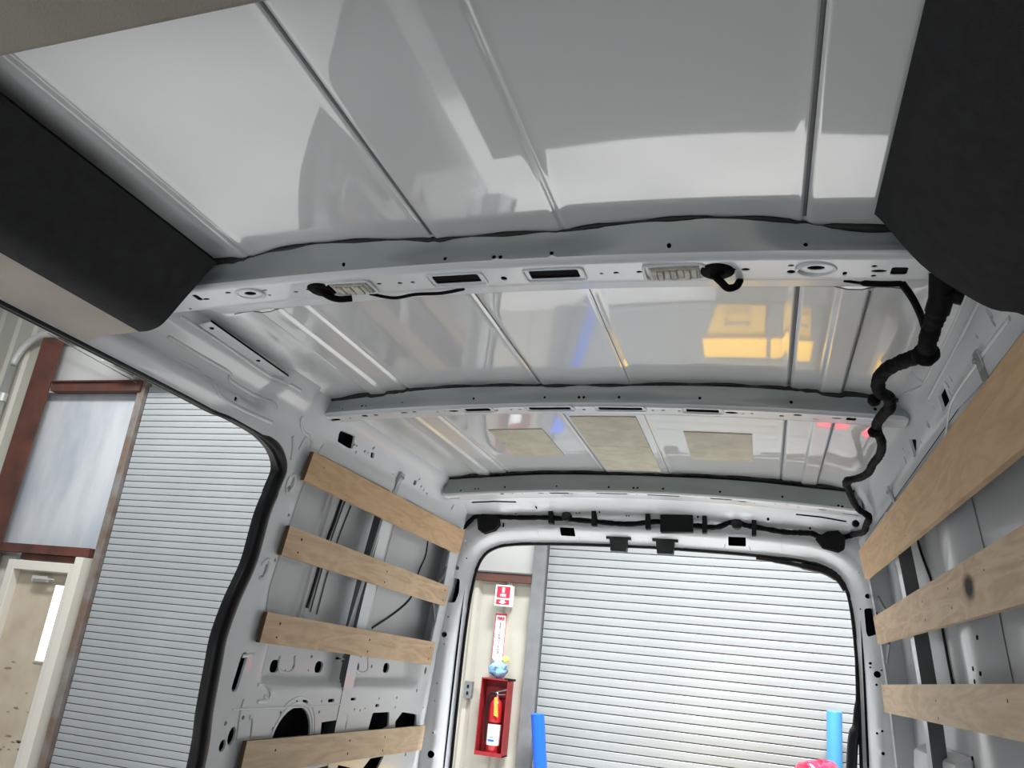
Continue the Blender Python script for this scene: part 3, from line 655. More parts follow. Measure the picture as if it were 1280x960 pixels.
# pressed beads and ridges on the left panel
def beadL(mb, pxs, r_=.0065, off=0.0, s=-1, F=LW, closed=False):
    pts = [wall(x, y, s, off) for x, y in pxs]; pts = catmull(pts, 5, closed)
    mb.tube([F(u, v, -.0005) for u, v in pts], r_, 6, closed=closed, flat=.4, up=(1, 0, 0))
bd = MB()
for q in ([(220, 420), (258, 443), (295, 465), (298, 476), (340, 502), (345, 512)], [(228, 395), (280, 428), (332, 465), (370, 488)], [(273, 484), (275, 494), (300, 510), (340, 528)],
          [(220, 445), (252, 460), (262, 470), (270, 484)], [(366, 545), (366, 560), (364, 575)], [(374, 562), (380, 550), (386, 546), (390, 552), (388, 560)], [(405, 556), (399, 564), (396, 570)],
          [(365, 593), (369, 595), (366, 608), (359, 616), (358, 606), (362, 596)], [(326, 705), (334, 699), (335, 705), (328, 722), (323, 722)], [(378, 520), (376, 530), (380, 540), (386, 544)],
          [(330, 870), (336, 876), (331, 877), (322, 877)], [(323, 856), (334, 857), (338, 866), (335, 874), (322, 877)], [(302, 820), (316, 818)], [(305, 874), (300, 895), (296, 925)], [(312, 897), (316, 899), (313, 925)],
          [(366, 822), (364, 838), (375, 843), (383, 836), (384, 822)], [(458, 822), (458, 838), (466, 843), (473, 838), (473, 823)], [(428, 888), (434, 893), (432, 912)]):
    beadL(bd, q)
bd.tube([LW(u, v, -.0005) for u, v in [wall(x, y, -1) for x, y in [(290, 887), (330, 885), (400, 883), (430, 880)]]], .003, 6)
for rr in (.137, .155): bd.tube([LW(ac[0]+rr*math.cos(t), ac[1]+rr*.95*math.sin(t), 0) for t in np.linspace(-.2, 2.2 if rr > .14 else 3.0, 26)], .004, 6, flat=.6, up=(1, 0, 0))
yy = np.linspace(2.3, 3.76, 41); bd.add([(-(W(2.38)+o_), y, 2.384-o_*.15) for y in yy for o_ in (0, .08)], [(2*i, 2*i+1, 2*i+3, 2*i+2) for i in range(40)], 0, True)
bd.add([(-(W(1.74)+o_), y, 1.745+o_*.1) for y in yy for o_ in (.045, .085)], [(2*i, 2*i+1, 2*i+3, 2*i+2) for i in range(40)], 0, True)
for h in lholes[0:2]: bd.tube([LW(u, v, -.001) for u, v in h], .004, 6, closed=True)
vpart(bd, 'pressed_bead', 'paint', LP).matrix_parent_inverse = Matrix.Identity(4)
# bright flange strip under the roof edge above the side door
fsx = MB(); A = onZ(263, 402, 2.520); Bq = onZ(383, 487, 2.520)
def strip_pt(t, k): return (A[0]+(Bq[0]-A[0])*t-.034*k, A[1]+(Bq[1]-A[1])*t, 2.520-.009*k)
NS = 12; vs = [strip_pt(i/NS, k) for i in range(NS+1) for k in (0, 1)]
fsx.add(vs, [(2*i, 2*i+1, 2*i+3, 2*i+2) for i in range(NS)], 0); fsx.add([(x, y, z+.006) for x, y, z in vs], [(2*i, 2*i+2, 2*i+3, 2*i+1) for i in range(NS)], 0)
fsx.add([strip_pt(0, 0), strip_pt(1, 0), tuple(np.array(strip_pt(1, 0))+[0, 0, .006]), tuple(np.array(strip_pt(0, 0))+[0, 0, .006])], [(0, 1, 2, 3)], 1)
for t in (.06, .5, .9):
    p = strip_pt(t, .5); fsx.lathe((p[0], p[1], p[2]-.0015), [(0, 0), (.006, 0), (.006, .003)], 10, 1)
vpart(fsx, 'roof_flange', ['paint', 'cavity'])
# outer skins (both sides)
def skin(s, y0, y1, off, z0=.72, z1=2.60, ribs=()):
    a = MB(); ys_ = sorted(set([round(q, 4) for q in rng(y0, y1, .05)]+[round(r_+d, 4) for r_ in ribs for d in (-.016, -.010, -.004, .004, .010, .016)])); zs_ = list(rng(z0, z1, .04)); n = len(ys_)
    def xx(y, z):
        d = off
        for r_ in ribs: d -= .010*max(0, 1-abs(y-r_)/.013) if z < 2.33 else 0
        return s*(W(z)+d)
    a.add([(xx(y, z), y, z) for z in zs_ for y in ys_], [(j*n+i, j*n+i+1, (j+1)*n+i+1, (j+1)*n+i) for j in range(len(zs_)-1) for i in range(n-1)], 0, True)
    return a
LSK = vpart(skin(-1, 2.27, 3.95, .085, ribs=(2.62, 2.66, 3.14, 3.18)), 'outer_skin', 'skin')
RSK = vpart(skin(1, -.9, 3.95, .085, ribs=(2.74,)), 'outer_skin', 'skin')
# near-black sheets added behind the wall panels so their holes look shaded
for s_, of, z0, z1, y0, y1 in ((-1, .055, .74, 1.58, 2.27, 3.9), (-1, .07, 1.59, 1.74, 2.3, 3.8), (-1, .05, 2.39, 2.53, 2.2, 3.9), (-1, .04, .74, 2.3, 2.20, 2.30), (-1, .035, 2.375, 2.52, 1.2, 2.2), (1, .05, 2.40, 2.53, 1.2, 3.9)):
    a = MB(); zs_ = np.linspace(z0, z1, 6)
    a.add([(s_*(W(z)+of), y, z) for z in zs_ for y in (y0, y1)], [(2*k, 2*k+1, 2*k+3, 2*k+2) for k in range(5)]); vpart(a, 'wall_cavity_shade', 'cavity')
# sealant lines on the skins
def skin_line(mb, pxs, s, off, r_, mi=0):
    pts = catmull([wall(x, y, s, off) for x, y in pxs], 4)
    mb.tube([(s*(W(v)+off), u, v) for u, v in pts], r_, 6, mi, up=(s, 0, 0), flat=.5)
for par, s_, lines in ((LSK, -1, [([(428, 622), (418, 652), (409, 676), (396, 720), (384, 760)], .008, 'sealant'), ([(535, 676), (532, 695), (523, 716), (515, 745), (495, 765), (465, 785)], .005, 'sealant'),
        ([(432, 625), (413, 678), (388, 765)], .0035, 'zinc_and_shade'), ([(439, 632), (420, 682), (396, 768)], .0035, 'zinc_and_shade'), ([(495, 652), (478, 700), (463, 752), (458, 775)], .0035, 'zinc_and_shade'), ([(489, 650), (473, 700)], .0035, 'zinc_and_shade')]),
        (RSK, 1, [([(1140, 640), (1148, 680), (1166, 732), (1177, 781), (1185, 825), (1191, 856)], .008, 'sealant'), ([(1113, 668), (1120, 694), (1135, 750), (1145, 792), (1158, 846)], .005, 'sealant'), ([(1130, 720), (1150, 790), (1159, 850)], .004, 'skin')])):
    for pts, r_, m_ in lines:
        sl = MB(); skin_line(sl, pts, s_, .082, r_); vpart(sl, 'sealant_line' if m_ == 'sealant' else 'swage_line', m_, par).matrix_parent_inverse = Matrix.Identity(4)
# vertical posts
def vpost(s, y0, y1, z0, z1, off0, off1, name='wall_post', m=('paint', 'zinc_and_shade'), k=14):
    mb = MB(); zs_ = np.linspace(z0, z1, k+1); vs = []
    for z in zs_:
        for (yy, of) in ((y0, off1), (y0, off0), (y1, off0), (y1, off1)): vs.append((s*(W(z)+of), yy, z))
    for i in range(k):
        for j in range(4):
            mb.add([vs[4*i+j], vs[4*i+(j+1) % 4], vs[4*i+4+(j+1) % 4], vs[4*i+4+j]], [(0, 1, 2, 3)], 1 if j == 0 else 0)  # front face of the post coloured dark to paint in its shade
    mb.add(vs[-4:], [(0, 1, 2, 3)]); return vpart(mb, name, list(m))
vpost(-1, 2.955, 3.035, .75, 2.383, -.002, .046)
for (px, py) in ((461, 622), (459, 705), (436, 792)):
    pass
vpost(1, 3.02, 3.09, .75, 2.385, .0, .046)
# right upper rail and panels
RB = [(1.1, 2.545), (3.93, 2.545), (3.93, .72), (3.80, .72), (3.80, 2.28), (3.76, 2.35), (3.66, 2.385), (3.2, 2.39), (1.90, 2.39), (1.62, 2.375), (1.1, 2.37)]
def RW(u, v, h):
    d = .010*sstep(2.41, 2.43, v)*(1-sstep(2.50, 2.52, v))
    return (W(v)+d+h, u, v)
rh = [chamfer(hpoly([(1166, 494), (1173, 480), (1181, 501), (1173, 515)], 1), .006, 2), chamfer(hpoly([(1131, 549), (1140, 549), (1145, 571), (1139, 572)], 1), .006, 2),
      hp(1179, 482, .006, 1), hp(1182, 473, .004, 1, ry=.009), hp(1182, 492, .005, 1, ry=.010), hp(1161, 509, .005, 1), hp(1176, 478, .004, 1), hp(1183, 475, .004, 1), hp(1233, 402, .006, 1, ry=.011), hp(1229, 392, .010, 1, ry=.012), hp(1214, 421, .005, 1), hp(1155, 531, .012, 1, ry=.008),
      hp(1146, 553, .005, 1), hp(1124, 561, .005, 1), slot((1126, 572), (1128, 578), .005, 1), hp(1131, 566, .004, 1), hp(1100, 609, .004, 1), slot((1103, 612), (1105, 618), .005, 1), hp(1101, 620, .004, 1), hp(1107, 610, .004, 1)]
a = MB(); sheet(a, RB, rh, RW, rng(1.12, 3.92, .022), rng(.74, 2.53, .013), .02, 0, .008)
# emboss ridges under rail
RP = vpart(a, 'side_panel', 'paint')
bd = MB()
for q in ([(1262, 398), (1200, 478), (1188, 505), (1182, 545), (1176, 580)], [(1130, 460), (1150, 478), (1130, 493)], [(1212, 352), (1180, 420), (1150, 478)], [(1228, 352), (1190, 430), (1155, 497)]): beadL(bd, q, .006, 0, 1, RW)
# return flange of the rail
N = 40; yy = np.linspace(1.12, 3.70, N+1); bd.add([(W(2.385)+o_, y, 2.388-o_*.15) for y in yy for o_ in (0, .08)], [(2*i, 2*i+1, 2*i+3, 2*i+2) for i in range(N)], 0, True)
vpart(bd, 'pressed_bead', 'paint', RP).matrix_parent_inverse = Matrix.Identity(4)
# wide pale pressing and forward bay on the right wall
def pressing(name, s, cols, z0, z1, m, holes=()):
    mb = MB(); zs_ = np.linspace(z0, z1, 36); n = len(cols)
    mb.add([(s*(W(z)+o_), y, z) for z in zs_ for y, o_ in cols], [(j*n+i, j*n+i+1, (j+1)*n+i+1, (j+1)*n+i) for j in range(35) for i in range(n-1)], 0, True)
    return mb
a = pressing('x', 1, [(2.30, .083), (2.34, .05), (2.36, .03), (2.40, .026), (2.50, .026), (2.52, .03), (2.535, .06), (2.545, .083)], .74, 2.388, 'paint')
for (px, py) in ((1217, 836), (1226, 842), (1219, 852), (1206, 765), (1222, 797), (1213, 760), (1216, 948)):
    q = wall(px, py, 1, .027); a.lathe((W(q[1])+.0245, q[0], q[1]), [(0, 0), (.006, 0), (.006, .003)], 10, 1, axis='x')
vpart(a, 'wall_pressing', ['paint', 'cavity'])
a = pressing('x', 1, [(1.2, .083), (1.24, .06), (1.28, .01), (1.36, .004), (1.40, .02), (1.44, .07)], .74, 2.388, 'paint'); vpart(a, 'wall_pressing', 'paint')
a = MB(); yy = [2.66, 2.72, 3.60, 3.70]
zsh = 1.60
a.hexa([(W(zsh)-.01, 2.78, .75), (W(zsh)+.08, 2.78, .75), (W(zsh)+.08, 3.6, .75), (W(zsh)-.01, 3.6, .75), (W(zsh)+.03, 2.85, zsh), (W(zsh)+.083, 2.85, zsh+.03), (W(zsh)+.083, 3.55, zsh+.03), (W(zsh)+.03, 3.55, zsh)])
vpart(a, 'lower_box_section', 'paint', bevel=.01)
# hanging steel brackets
def bracket(s, pxs, off, wd=.016):
    mb = MB(); P = [wall(x, y, s, off) for x, y in pxs]; vs = []
    for (u, v) in P:
        for e in (-1, 1): vs.append((s*(W(v)+off), u+e*wd, v)); vs.append((s*(W(v)+off+.004), u+e*wd, v))
    k = len(P)
    for i in range(k-1):
        o_ = 4*i; mb.add([vs[o_+j] for j in range(8)], [(0, 2, 6, 4), (1, 5, 7, 3), (0, 4, 5, 1), (2, 3, 7, 6)])
    q = P[0]; mb.lathe((s*(W(q[1])+off-.004), q[0], q[1]-.02), [(0, 0), (.006, 0), (.006, s*.006)], 10, axis='x')
    return vpart(mb, 'bracket', 'steel', bevel=.001)
bracket(1, [(1217, 440), (1226, 462), (1240, 500), (1250, 520)], -.004)
bracket(1, [(1109, 608), (1118, 630)], -.004, .014)
bracket(-1, [(505, 592), (498, 606), (494, 618)], -.004, .016)
for s_, pts in ((-1, [(557, 708), (553, 720), (546, 728)]), (-1, [(541, 752), (543, 775)]), (1, [(1099, 748), (1106, 760), (1112, 768)]), (1, [(1113, 803), (1110, 826)])):
    mb = MB(); mb.tube([(s_*(W(v)-.004), u, v) for u, v in catmull([wall(x, y, s_, 0) for x, y in pts], 5)], .013, 8, flat=.4, up=(1, 0, 0)); vpart(mb, 'strut_bracket', 'zinc_and_shade')

# ---- rear door frame (header + pillars)
op = [(575, 960), (578, 880), (583, 800), (591, 740), (600, 702), (611, 688), (628, 681), (660, 678.5), (700, 679), (760, 684), (850, 690), (950, 697), (1000, 702), (1035, 711), (1054, 727), (1064, 760), (1069, 800), (1073, 880), (1070, 960)]
OY = 3.95
openL = [tuple(onY(x, y, OY)[[0, 2]]) for x, y in op]
# symmetric, cleaned opening
half = [(.905, .78), (.914, 1.2), (.918, 1.55), (.918, 1.85), (.910, 2.06), (.893, 2.19), (.86, 2.262), (.81, 2.300), (.74, 2.322), (.60, 2.336), (.35, 2.346), (0, 2.352)]
opening = catmull(half, 3)[:-1]+[(0, 2.352)]+[(-x, z) for x, z in catmull(half, 3)[:-1]][::-1]
opening = [(float(a_), float(b_)) for a_, b_ in opening]
opa = np.array(opening)
def RF(u, v, h):
    d = float(pdist([(u, v)], opening[:])[0]) if True else 0
    y = 3.865+(OY-3.865)*(1-sstep(0.0, .075, d))
    if v > 2.44+.0: y -= .06*sstep(2.455-.055*u*u, 2.52-.055*u*u, v)+.20*sstep(2.50-.055*u*u, 2.56-.055*u*u, v)
    # shallow pressings
    y -= .006*sstep(.10, .115, d)*(1 if v > 1 else 1)
    return (u, y+h, v)
outR = [(-W(.72)-.08, .72), (-.906, .72)]
outerR = [(x, z) for x, z in opening][::-1]   # from left bottom over top to right bottom
ringo = outerR+[(1.0, .78)]+[(W(z)+.02, z) for z in (.78, 1.4, 1.76, 2.03, 2.3, 2.40, 2.48, 2.53)]
topc = [(x, 2.572-.052*x*x) for x in np.linspace(.86, -.86, 20)]
ringo = outerR+[(W(z)+.13, z) for z in (.78, 1.4, 1.76, 2.03, 2.3, 2.40, 2.48, 2.52)]+topc+[(-W(z)-.13, z) for z in (.78, 1.4, 1.76, 2.03, 2.3, 2.40, 2.48, 2.52)][::-1]
def fpx(px, py): q = onY(px, py, 3.865); return (float(q[0]), float(q[2]))
rhh = []
for pl in ([(561, 728), (570, 721), (572, 740), (567, 754), (557, 752)], [(1081, 763), (1090, 758), (1098, 770), (1095, 795), (1086, 797), (1083, 790)]): rhh.append(chamfer([fpx(*q) for q in pl], .012, 3))
rhh = [chamfer([fpx(*q) for q in [(559, 726), (563, 722), (573, 723), (571, 740), (567, 753), (556, 753)]], .010, 3), chamfer([fpx(*q) for q in [(1081, 760), (1090, 760), (1098, 766), (1098, 792), (1086, 796), (1084, 790)]], .010, 3)]
for (px, py, r_) in ((571, 710, .011), (1085, 745, .011), (1073, 715, .004), (581, 697, .004), (560, 771, .005), (555, 793, .014), (555, 805, .004), (532, 838, .012), (546, 854, .004), (543, 876, .004), (541, 916, .005), (538, 943, .017), (1097, 843, .014), (1089, 829, .006), (1089, 834, .004), (1102, 838, .004), (1096, 856, .005), (1097, 917, .005), (1103, 914, .005), (1104, 942, .007), (1077, 760, .004),
                     (582, 676, .004), (647, 644, .004), (675, 638, .005), (722, 643, .004), (726, 643, .004), (751, 642, .005), (784, 646, .004), (787, 646, .004), (873, 648, .005), (960, 652, .006), (1012, 662, .005)): rhh.append(circ(fpx(px, py), r_, 12))
rhh += [rrect(fpx(708, 663.5), .075, .036, .004), rrect(fpx(921, 675.5), .08, .036, .004), rrect(fpx(629, 656), .012, .024, .004)]
a = MB(); us = sorted(set(np.round(rng(-1.17, 1.17, .018), 4)))
def gridsheet(): sheet(a, ringo, rhh, RF, us, rng(.80, 2.57, .014), .02, 0, .010)
gridsheet()
for (px, py, wd) in ((708, 663, .115), (921, 675, .12)):
    c = fpx(px, py); a.tube([RF(c[0]+u, c[1]+v, -.001) for u, v in [(-wd/2, -.035), (-wd/2+.02, .026), (wd/2-.02, .026), (wd/2, -.035)]], .0035, 6)
# seam lines
for x in (-.565, .61): a.tube([RF(x, v, -.0005) for v in np.linspace(2.36, 2.50-.05*x*x, 12)], .002, 5, 0)
N = 24; LP_ = [(3.958, 2.362), (3.935, 2.42), (3.90, 2.50), (3.86, 2.545), (3.74, 2.592)]
LV = [(x, y, z-.05*x*x*(1 if k else .3)) for k, (y, z) in enumerate(LP_) for x in np.linspace(-.95, .95, N+1)]
a.add(LV, [(k*(N+1)+i, k*(N+1)+i+1, (k+1)*(N+1)+i+1, (k+1)*(N+1)+i) for k in range(4) for i in range(N)], 1)  # near-black backing put in so the header holes look shaded
for s_ in (-1, 1): a.add([(s_*x_, 3.925, z_) for x_ in (.935, 1.10) for z_ in (.8, 2.40)], [(0, 1, 3, 2)], 1)
DF = vpart(a, 'rear_door_frame', ['paint', 'cavity'])
# long slits between beam 3 and header
for s_ in (-1, 1):
    a = MB(); q0 = onY(590 if s_ < 0 else 995, 628 if s_ < 0 else 643, 3.63); q1 = onY(645 if s_ < 0 else 1058, 627.5 if s_ < 0 else 652, 3.63)
    a.tube([tuple(q0), tuple((q0+q1)/2+np.array([0, 0, .004])), tuple(q1)], .005, 6, flat=.7); vpart(a, 'header_slit', 'cavity')
# rear seal
a = MB(); a.tube([(x, OY+.004, z) for x, z in opening], .009, 8)
a.tube(catmull([tuple(onY(*q, OY)) for q in [(945, 698), (975, 702), (1005, 708), (1030, 714), (1047, 724), (1057, 738)]]), [.006]*4+[.011]*6+[.016]*10+[.012]*6, 8)
a.tube(catmull([tuple(onY(*q, OY)) for q in [(1071, 830), (1072, 870), (1070, 905), (1066, 930), (1064, 975)]]), [.008]*6+[.014]*4+[.022]*8, 8)
vpart(a, 'rear_door_seal', 'rubber')
# striker blocks over the doorway
for (px, py) in ((774, 683), (832, 686)):
    q = onY(px, py, 3.94); a = MB(); x, y, z = q
    a.hexa([(x-.038, y-.03, z-.028), (x+.038, y-.03, z-.028), (x+.038, y+.03, z-.028), (x-.038, y+.03, z-.028), (x-.045, y-.03, z+.030), (x+.045, y-.03, z+.030), (x+.045, y+.03, z+.030), (x-.045, y+.03, z+.030)])
    a.box((x-.062, y-.035, z+.030), (x+.062, y+.03, z+.042)); a.box((x-.010, y-.032, z-.02), (x+.010, y-.030, z+.02)); vpart(a, 'striker_block', 'plastic', bevel=.004)
# ---- side door seal
seal3 = [LW(u, v, 0) for u, v in seal_s]
rr = [.007+.018*(sstep(1.95, 2.15, u) if v > 2.28 else 1) for u, v in seal_s]
a = MB(); a.tube([(x-.010, y, z) for x, y, z in seal3], rr, 12, up=(1, 0, 0), flat=.8)
a.tube([(x-.020, y-.006, z-.003) for x, y, z in seal3], [q*.7 for q in rr], 8)
N = len(seal3); a.add([(x-.015-o_*q*1.3, y, z) for (x, y, z), q in zip(seal3, rr) for o_ in (0, 1)], [(2*i, 2*i+1, 2*i+3, 2*i+2) for i in range(N-1)], 0, True)
vpart(a, 'side_door_seal', 'rubber')
# ---- cab trims
def loft(prof, y0, y1, m, name, thick=.02, ky=None):
    a = MB(); n = len(prof); ys_ = np.linspace(y0, y1, 12)
    vs = [(x, y, z) for y in ys_ for x, z in prof]; a.add(vs, [(j*n+i, j*n+i+1, (j+1)*n+i+1, (j+1)*n+i) for j in range(11) for i in range(n-1)], 0, True)
    s_ = 1 if prof[0][0] > 0 else -1
    back = [(x+s_*thick*.7, z+thick*.7) for x, z in prof]; vs2 = [(x, y, z) for y in ys_ for x, z in back]
    a.add(vs2, [(j*n+i, (j+1)*n+i, (j+1)*n+i+1, j*n+i+1) for j in range(11) for i in range(n-1)], 0, True)
    for (y, f_) in ((y0, 0), (y1, 1)): a.add([(x, y, z) for x, z in prof]+[(x, y, z) for x, z in back], [(i, i+1, n+i+1, n+i) for i in range(n-1)], 0)
    return vpart(a, name, m)
lt = catmull([(-.655, 2.545), (-.667, 2.530), (-.72, 2.455), (-.752, 2.408), (-.770, 2.390), (-.795, 2.381), (-.82, 2.379)], 4); loft(lt, -.6, 1.32, 'trim', 'cab_trim')
lt = catmull([(-.82, 2.379), (-.86, 2.376), (-.90, 2.374), (-.935, 2.368), (-.962, 2.358)], 4); loft(lt, -.6, 1.32, 'littrim', 'lit_trim_underside')  # underside of the trim, coloured beige to paint in light from below
rt = catmull([(.708, 2.55), (.722, 2.530), (.773, 2.449), (.822, 2.400), (.87, 2.363), (.914, 2.350), (.945, 2.30), (.96, 2.2)], 4); loft(rt, -.6, 1.30, 'trim', 'cab_trim')
# headliner edge
a = MB(); hy = float(onZ(345, 33, 2.50)[1]); hy2 = float(onZ(0, 85, 2.50)[1])
a.hexa([(-.66, -.6, 2.50), (.72, -.6, 2.50), (.72, hy-.06, 2.50), (-.66, hy2-.01, 2.50), (-.66, -.6, 2.56), (.72, -.6, 2.56), (.72, hy-.06, 2.56), (-.66, hy2-.01, 2.56)])
vpart(a, 'headliner', 'headliner', bevel=.01)
# van floor, bulk of the cab sides (below the frame)
a = MB(); a.box((-.96, -.9, .66), (.96, 3.64, .70)); vpart(a, 'van_floor', 'vanfloor')
a = MB(); a.box((.97, -.9, .7), (1.0, 1.15, 2.2)); vpart(a, 'cab_side', 'trim')
a = MB(); a.box((-1.03, -.9, .3), (-.99, .72, 1.5)); a.box((-1.03, .62, 1.5), (-.97, .76, 2.38)); vpart(a, 'cab_side', 'trim')

# ---- wiring harness
def corrug(mb, pts, r_, k=7):
    P = catmull(pts, k); mb.tube(P, [r_*(1+.10*math.sin(i*2.6)+.05*math.sin(i*1.1)) for i in range(len(P))], 10)
hn = empty('wiring_harness', (0, 0, 0)); hn.parent = van; hn.matrix_parent_inverse = VI
# built as a mesh part instead of an empty
bpy.data.objects.remove(hn)
h = MB()
hp_ = [(1181, 358, 1.42), (1176, 375, 1.47), (1168, 400, 1.54), (1160, 425, 1.60), (1157, 440, 1.66), (1145, 446, 1.69), (1128, 452, 1.74), (1108, 462, 1.80), (1098, 476, 1.86), (1100, 490, 1.92), (1111, 497, 1.98), (1112, 510, 2.04), (1106, 516, 2.10), (1097, 528, 2.2), (1096, 538, 2.27), (1102, 553, 2.36), (1100, 568, 2.5), (1091, 580, 2.6), (1086, 590, 2.7), (1075, 597, 2.8), (1058, 602, 2.9), (1061, 612, 3.02), (1066, 625, 3.15), (1074, 637, 3.3), (1086, 646, 3.45), (1083, 656, 3.6), (1079, 665, 3.75), (1066, 668, 3.82)]
hpp = []
for px, py, y in hp_:
    q = onY(px, py, y); mx = W(q[2])-.012
    if q[0] > mx: q = onX(px, py, mx)
    if q[2] > 2.548-.045*q[0]**2+.0: q = surfz(px, py, 2.55, .045)
    hpp.append(tuple(q))
P = catmull(hpp, 7); nn = len(P)
h.tube(P, [(.0185-.006*min(1, i/(nn*.55)))*(1+.08*math.sin(i*2.6)+.05*math.sin(i*1.1)) for i in range(nn)], 12)
HN = vpart(h, 'wiring_harness', 'harness')
def hsub(mb, name, m='harness', **k): o = vpart(mb, name, m, HN, **k); o.matrix_parent_inverse = Matrix.Identity(4); return o
g = MB(); q = np.array(onY(1157, 443, 1.66)); blob(g, tuple(q), (.027, .026, .024), 2, amp=.06); hsub(g, 'junction_boot')
g = MB(); q = np.array(onY(1176, 366, 1.44)); g.tube([tuple(q+[0, -.02, .03]), tuple(q+[.0, 0, -.01]), tuple(q+[-.005, .02, -.03])], .021, 14); g.tube([tuple(q+[.0, 0, .0]), tuple(q+[.035, 0, -.012])], .014, 10); hsub(g, 'connector', 'blackplastic')
HY = 3.835
h2 = [(1070, 667), (1057, 671), (1042, 674), (1025, 671), (1015, 667), (1000, 666), (980, 665), (945, 659), (930, 656), (920, 651), (910, 654), (895, 659), (867, 657), (845, 656), (822, 652), (790, 655), (765, 654), (745, 652), (710, 649), (680, 647), (650, 647), (620, 646), (597, 645), (588, 651), (580, 659), (573, 660)]
g = MB(); corrug(g, [tuple(onY(x, y, HY)) for x, y in h2], .0125, 5); hsub(g, 'header_cable')
g = MB()
def pxbox(mb, x0, y0, x1, y1, Yc, d=.03, mi=0):
    a_ = onY(x0, y0, Yc); b_ = onY(x1, y0, Yc); c_ = onY(x1, y1, Yc); d_ = onY(x0, y1, Yc); o_ = np.array([0, d, 0])
    mb.hexa([tuple(d_), tuple(c_), tuple(c_+o_), tuple(d_+o_), tuple(a_), tuple(b_), tuple(b_+o_), tuple(a_+o_)], mi)
g = MB(); pxbox(g, 825, 643, 866, 665, 3.815, .045); hsub(g, 'control_box', 'blackplastic', bevel=.004)
for poly in ([(598, 646), (603, 644), (621, 645), (622, 655), (617, 661), (604, 665), (599, 661)], [(1022, 673), (1035, 666), (1047, 665), (1055, 673), (1054, 685), (1048, 688), (1030, 683)], [(568, 661), (572, 649), (577, 651), (576, 661)]):
    g = MB(); g.prism([tuple(onY(x, y, 3.825)[[0, 2]]) for x, y in poly], 3.82, 3.86, lambda u, v, h_: (u, h_, v)); hsub(g, 'cable_boot', 'blackplastic', bevel=.006)
for (px, y0, y1) in ((688, 636, 654), (742, 638, 657), (809.5, 642, 661), (880.5, 644, 666), (942.5, 648, 669)):
    g = MB(); pxbox(g, px-3, y0, px+3, y1, 3.815, .04); hsub(g, 'cable_clip', 'blackplastic', bevel=.003)
for (px, py) in ((707.5, 645), (921, 654)):
    g = MB(); q = onY(px, py, 3.82); g.lathe(tuple(q), [(0, 0), (.022, 0), (.026, .006), (.026, .03)], 20, axis='y'); hsub(g, 'grommet', 'rubber')
for (px, py, y) in ((1092, 540, 2.25), (1080, 655, 3.6), (1093, 500, 1.95), (1060, 601, 2.9)):
    g = MB(); q = onY(px, py, y); q[0] = min(q[0], W(q[2])-.02); blob(g, tuple(q), (.015, .02, .015), int(px), amp=.08); hsub(g, 'tape_wrap')

# ================================================================== wooden slats (screwed to the walls, each one its own thing)
def slat(s, yf, yr, zf, zr, woodi, label, name='wooden_slat', screws=(), th=.015, gap=.010, xf=None):
    """zf,zr = (top,bottom) at front and rear"""
    cx = s*(W((zf[0]+zf[1])/2)-.01); cy = (yf+yr)/2; cz = (zf[0]+zf[1])/2
    r = empty(name, (cx, cy, cz), label, 'wooden slat', 'wooden slats screwed along the van walls')
    mb = MB(); N = 14; vs = []
    for i in range(N+1):
        t = i/N; y = yf+(yr-yf)*t; zt_ = zf[0]+(zr[0]-zf[0])*t; zb_ = zf[1]+(zr[1]-zf[1])*t
        dx = 0 if xf is None else xf*(1-t)**2
        for (z, of) in ((zt_, gap), (zb_, gap), (zb_, gap+th), (zt_, gap+th)): vs.append((s*(W(z)-of-dx)-cx, y-cy, z-cz))
    for i in range(N):
        for k in range(4): mb.add([vs[4*i+k], vs[4*i+(k+1) % 4], vs[4*i+4+(k+1) % 4], vs[4*i+4+k]], [(0, 1, 2, 3)], 0 if k == 2 else (1 if k == 0 else (0 if k == 1 else 1)))
    mb.add(vs[:4], [(0, 1, 2, 3)], 1); mb.add(vs[-4:], [(3, 2, 1, 0)], 0)
    # weld for a clean outline
    mb.build('board', [WOODS[woodi], M['endgrain']], r)
    for (t, f_) in screws:
        y = yf+(yr-yf)*t; zt_ = zf[0]+(zr[0]-zf[0])*t; zb_ = zf[1]+(zr[1]-zf[1])*t; z = zt_+(zb_-zt_)*f_
        dx = 0 if xf is None else xf*(1-t)**2
        q = MB(); x = s*(W(z)-gap-th-.0008-dx)-cx; q.lathe((x, y-cy, z-cz), [(0, 0), (.0045, 0), (.0050, s*.0015)], 10, axis='x'); q.build('screw', 'screw', r)
    return r
SC = [(.06, .3), (.06, .75), (.52, .35), (.52, .8), (.97, .25), (.97, .75)]
slat(-1, 2.28, 3.80, (2.360, 2.262), (2.357, 2.240), 0, 'top board on the left wall, honey-brown, just below the roof rail', screws=SC)
slat(-1, 2.28, 3.78, (2.108, 2.012), (2.076, 1.982), 1, 'second board from the top on the left wall, with wavy pale grain', screws=SC)
slat(-1, 2.29, 3.75, (1.832, 1.738), (1.808, 1.702), 1, 'third board from the top on the left wall, above the row of oval holes', screws=SC)
slat(-1, 2.35, 3.81, (1.446, 1.345), (1.430, 1.322), 2, 'lowest board on the left wall, crossing the round wheel arch opening', screws=[(.12, .35), (.48, .3), (.48, .75), (.70, .3), (.70, .8)])
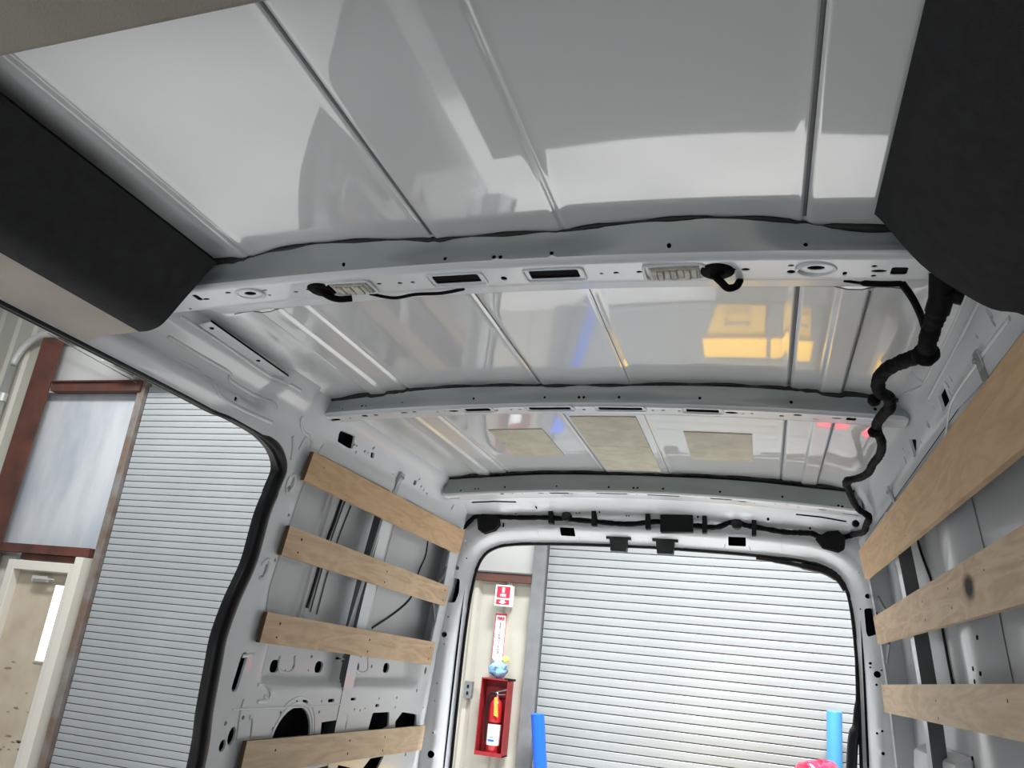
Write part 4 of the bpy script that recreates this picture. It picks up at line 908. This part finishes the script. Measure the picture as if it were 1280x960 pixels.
slat(1, 1.315, 3.76, (2.345, 2.19), (2.357, 2.238), 0, 'top board on the right wall, running beside the black wiring conduit', screws=[(.9, .3), (.55, .35), (.56, .8), (.4, .4), (.75, .5)])
r2 = slat(1, 1.315, 3.72, (2.080, 1.95), (2.080, 1.973), 1, 'middle board on the right wall with a black scorch mark', screws=[(.55, .3), (.55, .75), (.40, .3), (.40, .7), (.25, .3), (.98, .4)])
slat(1, 1.315, 3.80, (1.816, 1.712), (1.817, 1.711), 2, 'lowest visible board on the right wall, level and pale', screws=[(.55, .4), (.55, .85), (.25, .3), (.97, .2)])
# scorch mark: soft-edged stain material patch on the middle right board
m = bpy.data.materials.new('scorch_stain'); m.use_nodes = True; nt = m.node_tree; b = nt.nodes['Principled BSDF']; b.inputs['Base Color'].default_value = (.02, .02, .02, 1); b.inputs['Roughness'].default_value = .8
tc = nt.nodes.new('ShaderNodeTexCoord'); gr = nt.nodes.new('ShaderNodeTexGradient'); gr.gradient_type = 'QUADRATIC_SPHERE'; mp = nt.nodes.new('ShaderNodeMapping'); mp.inputs['Location'].default_value = (-1, -1, 0); mp.inputs['Scale'].default_value = (2, 2, 1)
nt.links.new(tc.outputs['UV'], mp.inputs[0]); nt.links.new(mp.outputs[0], gr.inputs[0]); mu = nt.nodes.new('ShaderNodeMath'); mu.operation = 'MULTIPLY'; mu.inputs[1].default_value = 1.7; mu.use_clamp = True
nt.links.new(gr.outputs['Fac'], mu.inputs[0]); nt.links.new(mu.outputs[0], b.inputs['Alpha'])
q0 = wall(1214, 734, 1, -.0215); me = bpy.data.meshes.new('scorch_mark'); hw, hh = .075, .048
loc = r2.location
me.from_pydata([((W(q0[1]+dz)-.0262)-loc[0], q0[0]+dy-loc[1], q0[1]+dz-loc[2]) for dy, dz in ((-hw, -hh), (hw, -hh), (hw, hh), (-hw, hh))], [], [(0, 1, 2, 3)])
uv = me.uv_layers.new(name='UVMap'); [setattr(uv.data[i], 'uv', c) for i, c in enumerate([(0, 0), (1, 0), (1, 1), (0, 1)])]
me.materials.append(m); o = bpy.data.objects.new('scorch_mark', me); COL.objects.link(o); o.parent = r2; o['label'] = 'black round scorch stain'
